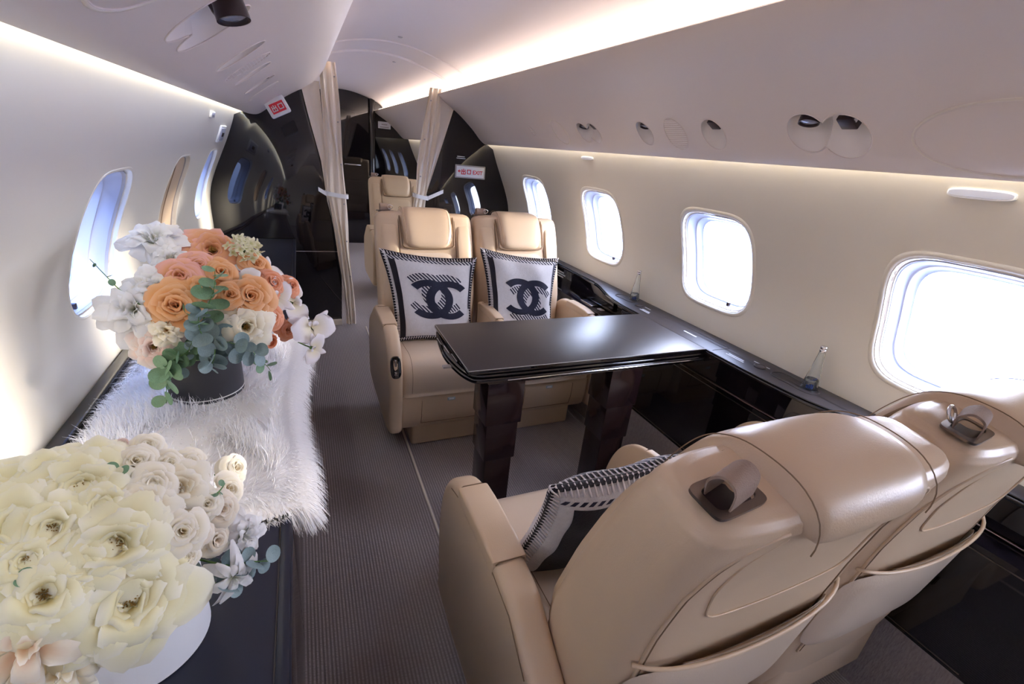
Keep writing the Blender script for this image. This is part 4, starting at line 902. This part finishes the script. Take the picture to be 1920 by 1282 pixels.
def flower(kind, color, loc, nrm, rad, label, name, group, roll=0.):
    th = emp(name, label=label, cat='flower', group=group)
    q = Vector(nrm).normalized().to_track_quat('Z', 'Y'); th.matrix_world = Matrix.Translation(loc) @ q.to_matrix().to_4x4() @ Matrix.Rotation(roll, 4, 'Z') @ Matrix.Scale(rad, 4)
    g = 0.
    if kind == 'H':
        for i in range(26):
            t = i * 2.39996; r = math.sqrt(i / 26); c = Vector((r * math.cos(t) * .95, r * math.sin(t) * .95, .45 * (1 - r * r)))
            f = emp('floret'); f.parent = th; f.location = c; f.rotation_euler = (-c.y * .9, c.x * .9, i)
            for me, n, z in layers(kind, color):
                for k in range(n):
                    o = bpy.data.objects.new('petal', me); o.rotation_euler = (0, 0, 2 * PI * k / n); lk(o, f)
    else:
        for li, (me, n, z) in enumerate(layers(kind, color)):
            if kind == 'O': angs = [[PI / 2, PI * 7 / 6, -PI / 6], [PI * .02, PI * .98], [-PI / 2, -PI / 2 + .7, -PI / 2 - .7]][li]
            else: g += 1.1; angs = [g + 2 * PI * k / n + rnd.uniform(-.16, .16) for k in range(n)]
            for a in angs:
                o = bpy.data.objects.new('petal', me); s = rnd.uniform(.93, 1.07) if kind != 'O' else 1; o.location = (0, 0, z + rnd.uniform(-.02, .02))
                o.rotation_euler = (rnd.uniform(-.11, .11), rnd.uniform(-.13, .13), a); o.scale = (s, s, s); lk(o, th)
        if kind == 'A': lk(bpy.data.objects.new('stamens', stm), th)
    lk(bpy.data.objects.new('stem', stem_me), th)
    return th
def leaf_me(m):
    V, F = [], []; n = 18
    for r in (0, .5, 1):
        for k in range(n):
            t = 2 * PI * k / n; x = 1 + r * math.cos(t); y = r * .92 * math.sin(t) * (1 + .08 * math.cos(t)); V.append((x, y, .10 * r * r - .06 * abs(y)))
    F = [tuple(range(n))] + [(a * n + k, a * n + (k + 1) % n, (a + 1) * n + (k + 1) % n, (a + 1) * n + k) for a in (0, 1) for k in range(n)]
    return mkmesh('leaf', [(v[0] * .5, v[1] * .5, v[2]) for v in V], F, m, 180)
LM_ = {'leaf': leaf_me(M['leaf']), 'leaf_blue': leaf_me(M['leaf_blue'])}
def sprig(pts, n, size, mk, label, group):
    P = spline(pts, 6); o0 = P[0]; th = emp('eucalyptus_sprig', o0, label=label, cat='foliage', group=group)
    ob('stem', xf(tube(P, [.0016 * (1 - .6 * i / len(P)) for i in range(len(P))], 5), Matrix.Translation(-o0)), M['stem'], th, 180)
    for i in range(n):
        k = int((i + .6) / n * (len(P) - 1)); p = P[min(k, len(P) - 1)]; a = i * 2.0 + rnd.uniform(-.4, .4); t = (P[min(k + 1, len(P) - 1)] - P[max(k - 1, 0)]).normalized()
        b = t.cross(Vector((0, 0, 1))); b = b.normalized() if b.length > .05 else Vector((1, 0, 0)); c = t.cross(b)
        d = (b * math.cos(a) + c * math.sin(a) + t * .5).normalized(); nn = (t * .6 + Vector((-.1, -.5, .5))).normalized(); nn = (nn - nn.dot(d) * d).normalized(); y_ = nn.cross(d)
        s = size * rnd.uniform(.75, 1.15) * (1 - .35 * i / n)
        mtx = Matrix((d, y_, nn)).transposed().to_4x4(); o = bpy.data.objects.new('leaf', LM_[mk]); o.matrix_basis = Matrix.Translation(p - o0) @ mtx @ Matrix.Scale(s, 4); lk(o, th)
    return th
CAM = np.array([-.49, 0, 1.32]); RM = np.array(R)
def on_dome(px, py, c, r):
    """where a bloom sits on the bouquet's dome (ellipsoid c, r), from its bearing"""
    d = RM @ np.array([px - 960, -(py - 641), -863.]); d /= np.linalg.norm(d); c = np.array(c); r = np.array(r); o = (CAM - c) / r; e_ = d / r
    a = e_ @ e_; b = 2 * o @ e_; cc = o @ o - 1; D = b * b - 4 * a * cc; t = (-b - math.sqrt(D)) / (2 * a) if D > 0 else -b / (2 * a)
    P = CAM + d * t; n = (P - c) / r / r; n /= np.linalg.norm(n); return P, n, t, d
NEAR = [
 (244, 1126, 84, 'A', 'cream', 'largest open cream rose with brown gold heart, low at the centre'),
 (216, 1020, 76, 'A', 'cream', 'open cream rose with dark gold stamens above the largest rose'),
 (338, 996, 46, 'R', 'ivory', 'round ivory rose with peach tinted heart right of the open cream roses'),
 (403, 1012, 30, 'R', 'blush', 'small peach hearted rose just left of the grey blue leaves'),
 (348, 1045, 28, 'R', 'ivory', 'half hidden small ivory rose below the round ivory rose'),
 (458, 1004, 40, 'W', 'white', 'pale frilled flower at the right edge above the grey blue leaves'),
 (427, 918, 34, 'R', 'ivory', 'ivory rose under the topmost right bloom, above the fur throw'),
 (440, 878, 30, 'R', 'ivory', 'ivory rose at the upper right tip of the bunch'),
 (375, 898, 24, 'B', 'ivory', 'plump ivory bud with green sepals near the upper right'),
 (334, 914, 50, 'A', 'ivory', 'open ivory rose with curling outer petals above the round rose'),
 (285, 908, 42, 'R', 'ivory', 'bright ivory rose left of the curling open rose'),
 (277, 838, 30, 'R', 'ivory', 'topmost small ivory rose of the near bunch'),
 (255, 866, 34, 'R', 'ivory', 'ivory rose just below the topmost small rose'),
 (314, 870, 30, 'R', 'ivory', 'crumpled ivory rose right of the topmost pair'),
 (356, 868, 30, 'R', 'ivory', 'ivory rose above the plump bud'),
 (228, 832, 15, 'B', 'pink', 'tiny pale pink bud at the top of the near bunch'),
 (150, 915, 66, 'A', 'cream', 'large greenish cream rose at the upper left'),
 (188, 866, 38, 'A', 'cream', 'greenish cream rose behind the large upper left rose'),
 (96, 893, 46, 'A', 'cream', 'yellowish cream rose at the upper left edge beside the cabinet rail'),
 (30, 985, 60, 'A', 'cream', 'cream rose cut by the left edge of the photo, upper one'),
 (96, 990, 56, 'A', 'cream', 'cream rose with pointed petals between the left edge and centre'),
 (82, 1114, 62, 'A', 'cream', 'cream rose with gold ringed heart, low on the left'),
 (50, 1050, 44, 'A', 'cream', 'small yellow hearted cream rose left of centre, deep in the bunch'),
 (50, 1210, 60, 'P', 'blush', 'blush flower with long twisted petals at the bottom left'),
 (122, 1248, 54, 'P', 'ivory', 'ivory flower with long hanging petals at the bottom edge'),
 (412, 955, 36, 'R', 'blush', 'pink cream rose behind the small peach hearted rose'),
 (190, 950, 46, 'A', 'cream', 'cream rose tucked between the large upper left and centre roses'),
 (442, 1082, 30, 'P', 'white', 'white pointed petals hanging below the grey blue leaves'),
 (385, 945, 32, 'R', 'ivory', 'ivory rose between the curling open rose and the pink cream rose'),
 (374, 1000, 28, 'R', 'blush', 'small blush rose between the round ivory rose and the peach hearted one'),
 (-2, 1130, 50, 'A', 'cream', 'cream rose cut by the left edge of the photo, lower one'),
 (262, 950, 52, 'A', 'ivory', 'creamy rose with wide petals just above centre'),
 (150, 1062, 46, 'A', 'cream', 'cream rose filling the gap left of the two open centre roses'),
 (185, 1185, 46, 'A', 'cream', 'cream rose below left of the largest open rose'),
 (300, 1080, 40, 'A', 'cream', 'pale cream petals behind the right side of the largest rose'),
 (-60, 1050, 60, 'A', 'cream', 'cream rose just outside the left edge of the photo'),
 (-40, 930, 50, 'A', 'cream', 'cream rose outside the photo beside the window wall'),
]
FAR = [
 (288, 449, 44, 'W', 'white', 'white frilled flower at the top left of the peach bunch'),
 (320, 486, 30, 'W', 'white', 'small white flower between the top left bloom and the peach roses'),
 (398, 466, 50, 'A', 'pinkpeach', 'large pink edged peach rose at the top of the bunch'),
 (337, 521, 40, 'R', 'pinkpeach', 'cupped peach rose left of centre, above the widest peach rose'),
 (415, 513, 32, 'R', 'peach', 'small tight peach rose above the green centre leaves'),
 (330, 574, 52, 'R', 'peach', 'widest orange peach rose with spiral heart, left of the green leaves'),
 (468, 557, 48, 'R', 'peach', 'large orange peach rose right of the green centre leaves'),
 (507, 595, 28, 'R', 'coral', 'coral rose right below the large orange rose'),
 (538, 617, 26, 'R', 'coral', 'coral rose at the lower right beside the hanging orchids'),
 (462, 613, 44, 'A', 'ivory', 'creamy white rose low at the right over the leaves'),
 (250, 580, 52, 'W', 'white', 'big white frilled flower at the far left of the peach bunch'),
 (288, 535, 38, 'W', 'white', 'white frilled flower left of the cupped peach rose'),
 (288, 651, 34, 'A', 'pink', 'pale blush rose hanging low at the left over the fur'),
 (461, 463, 32, 'H', 'greenish', 'greenish white clustered floret head at the top right'),
 (478, 497, 32, 'R', 'peach', 'peach rose behind the flat white orchid'),
 (500, 508, 32, 'O', 'orchid', 'flat white orchid with yellow throat at the upper right'),
 (510, 532, 32, 'R', 'coral', 'coral peach rose below the flat white orchid'),
 (438, 480, 24, 'O', 'white', 'white orchid petal cluster right of the top peach rose'),
 (522, 556, 34, 'O', 'orchid', 'pinkish white orchid right of the large orange rose'),
 (556, 566, 38, 'O', 'orchid', 'white orchid standing out at the right above the hanging pair'),
 (590, 615, 42, 'O', 'orchid', 'white orchid hanging lowest at the far right'),
 (545, 536, 24, 'R', 'coral', 'small ruffled coral bloom at the right shoulder of the bunch'),
 (430, 553, 28, 'R', 'peach', 'orange bloom half hidden between the leaves and the large orange rose'),
 (312, 620, 28, 'W', 'ivory', 'small ivory flower below the widest peach rose'),
 (460, 525, 26, 'O', 'white', 'white flat petals between the tight peach rose and the orange rose'),
 (372, 500, 34, 'R', 'pinkpeach', 'peach rose tucked under the top pink edged rose'),
 (375, 545, 30, 'R', 'peach', 'peach petals behind the bright green leaves'),
 (505, 640, 22, 'B', 'coral', 'small coral bud under the two lower coral roses'),
 (592, 655, 26, 'O', 'orchid', 'lowest orchid of the hanging pair over the carpet'),
]
# white round box with cream roses, nearest the camera
def hatbox(x, y, z, r, h, m, label, name, ring=None):
    th = emp(name, (x, y, z), label=label, cat='flower box')
    ob('box', lathe([(r - .002, 0), (r, .002), (r, h - .002), (r - .001, h), (r - .003, h), (r - .003, h - .03), (r - .003, h - .03)], seg=64), m, th)
    ob('floral_foam', lathe([(r - .0035, h - .03), (r - .0035, h - .012), (.001, h - .004)], seg=32), M['stem'], th)
    if ring: ob('ring', loft([[(a * r * q, b * r * q, zz) for a, b in [(math.cos(2 * PI * k / 64), math.sin(2 * PI * k / 64)) for k in range(64)]] for q, zz in ((1.0, ring - .0016), (1.012, ring - .001), (1.012, ring + .001), (1.0, ring + .0016))], caps=False), M['vase_line'], th)
    return th
hatbox(-.738, .585, cz + .001, .083, .16, M['vase_white'], 'round white flower box holding cream roses, nearest the camera', 'flower_box')
hatbox(-.757, 1.315, cz + .012, .086, .125, M['vase_black'], 'round charcoal flower box with a thin pale ring on the fur throw', 'flower_box', .012)
NB = ((-.775, .60, .85), (.165, .185, .125)); FB = ((-.757, 1.325, .86), (.205, .20, .165))
GN, GF = 'cream roses in the white box', 'peach and white flowers in the charcoal box'
def bunch(data, B, grp, names, tw=.55, push=.25):
    for (px, py, rp, kd, colr, label) in data:
        P, n, t, d = on_dome(px, py, *B); nv = Vector(n) * (1 - tw) - Vector(d) * tw; rad = rp * t / (1060 if kd != 'O' else 820)
        flower(kd, colr, Vector(P) - nv.normalized() * rad * .25, nv, rad, label, names[kd], grp, rnd.uniform(0, 6))
bunch(NEAR, NB, GN, {'A': 'garden_rose', 'R': 'rose', 'W': 'ruffled_flower', 'P': 'spider_rose', 'B': 'rose_bud'})
bunch(FAR, FB, GF, {'A': 'garden_rose', 'R': 'rose', 'W': 'ruffled_flower', 'P': 'spider_rose', 'B': 'rose_bud', 'O': 'orchid_flower', 'H': 'hydrangea_flower'})
SPRIGS = [
 ([(378, 610, 0.0), (388, 580, 0.02), (398, 552, 0.035), (398, 530, 0.045)], 12, 0.052, 'leaf', 'bright green eucalyptus standing at the centre of the peach bunch', FB, GF),
 ([(390, 640, -0.04), (378, 625, 0.01), (372, 605, 0.03), (375, 590, 0.03)], 12, 0.044, 'leaf_blue', 'dark grey green eucalyptus under the central green leaves', FB, GF),
 ([(400, 650, -0.04), (430, 640, 0.01), (450, 648, 0.02), (470, 650, 0.03)], 14, 0.046, 'leaf_blue', 'grey green eucalyptus spreading over the top of the charcoal box', FB, GF),
 ([(380, 650, -0.05), (350, 660, 0.0), (330, 665, 0.02), (318, 672, 0.03)], 11, 0.046, 'leaf', 'green eucalyptus over the left rim of the charcoal box', FB, GF),
 ([(350, 660, -0.03), (325, 680, 0.02), (318, 705, 0.02), (315, 740, 0.02)], 13, 0.044, 'leaf', 'green eucalyptus trailing down the left side of the charcoal box', FB, GF),
 ([(430, 660, -0.03), (460, 665, 0.01), (480, 668, 0.03), (492, 680, 0.03)], 8, 0.036, 'leaf', 'small green eucalyptus tip at the right rim of the charcoal box', FB, GF),
 ([(410, 640, -0.03), (400, 650, 0.02), (395, 665, 0.03), (390, 672, 0.03)], 11, 0.046, 'leaf_blue', 'grey green leaves in front of the charcoal box rim', FB, GF),
 ([(300, 600, -0.02), (250, 560, 0.02), (225, 535, 0.03), (202, 510, 0.04)], 5, 0.016, 'leaf', 'thin stray sprig reaching toward the left window', FB, GF),
 ([(390, 1060, -0.03), (415, 1055, 0.01), (435, 1045, 0.02), (460, 1040, 0.03)], 9, 0.033, 'leaf_blue', 'grey blue eucalyptus at the lower right of the cream roses', NB, GN),
 ([(370, 1080, -0.03), (385, 1085, 0.01), (398, 1082, 0.02), (410, 1075, 0.02)], 6, 0.030, 'leaf_blue', 'dark grey leaves beside the rim of the white box', NB, GN),
 ([(360, 950, -0.03), (375, 935, 0.0), (392, 930, 0.01), (400, 915, 0.015)], 6, 0.012, 'leaf', 'small green sepals between the upper right ivory roses', NB, GN),
 ([(180, 900, -0.03), (200, 897, -0.004), (212, 893, 0.004), (220, 890, 0.004)], 4, 0.016, 'leaf', 'bright green leaf peeping out between the top cream roses', NB, GN),
 ([(20, 1070, -0.03), (28, 1078, -0.004), (34, 1082, 0.0), (40, 1085, 0.0)], 4, 0.014, 'leaf', 'dark green leaf deep among the left cream roses', NB, GN),
 ([(330, 700, -0.03), (340, 690, 0.0), (350, 665, 0.0), (360, 640, 0.01)], 7, 0.026, 'leaf_blue', 'dim leaves behind the left side of the charcoal box rim', FB, GF),
]
for (pts, n, sz, mk, lb, B, g) in SPRIGS:
    P3 = []
    for (px, py, lift) in pts:
        P, nn, t, d = on_dome(px, py, *B); P3.append(tuple(Vector(P) + Vector(nn) * lift))
    sprig(P3, n, sz, mk, lb, g)

# ------------------------------------------------------------------ outside
st('ground_outside', box(-60, 60, -60, 60, -1.9, -1.8), M['ground'], label='bright pale apron outside the aircraft')
hb = emp('blue_backdrop', (-4.2, 14, -1.8), label='added deep blue building with pale streaks outside the left windows', cat='backdrop')  # wall added to turn the left window view blue, no known structure
ob('backdrop_face', box(-.3, 0, -40, 60, 0, 9), M['blue_backdrop'], hb); ob('backdrop_edge', box(-.5, .2, -40, 60, 9, 9.4), M['winwhite'], hb)
# daylight portals at each window opening
for i, (s, y, hw) in enumerate(WIN):
    if (s, y) == (-1, 2.36): continue
    l = bpy.data.lights.new('window_daylight', 'AREA'); l.shape = 'RECTANGLE'; l.size = hw * 1.7; l.size_y = .32; l.energy = 1
    try: l.cycles.is_portal = True
    except Exception: pass
    o = bpy.data.objects.new('window_daylight', l); COL.objects.link(o); o.location = (s * 1.12, y, ZC); o.rotation_euler = (0, s * PI / 2, 0)
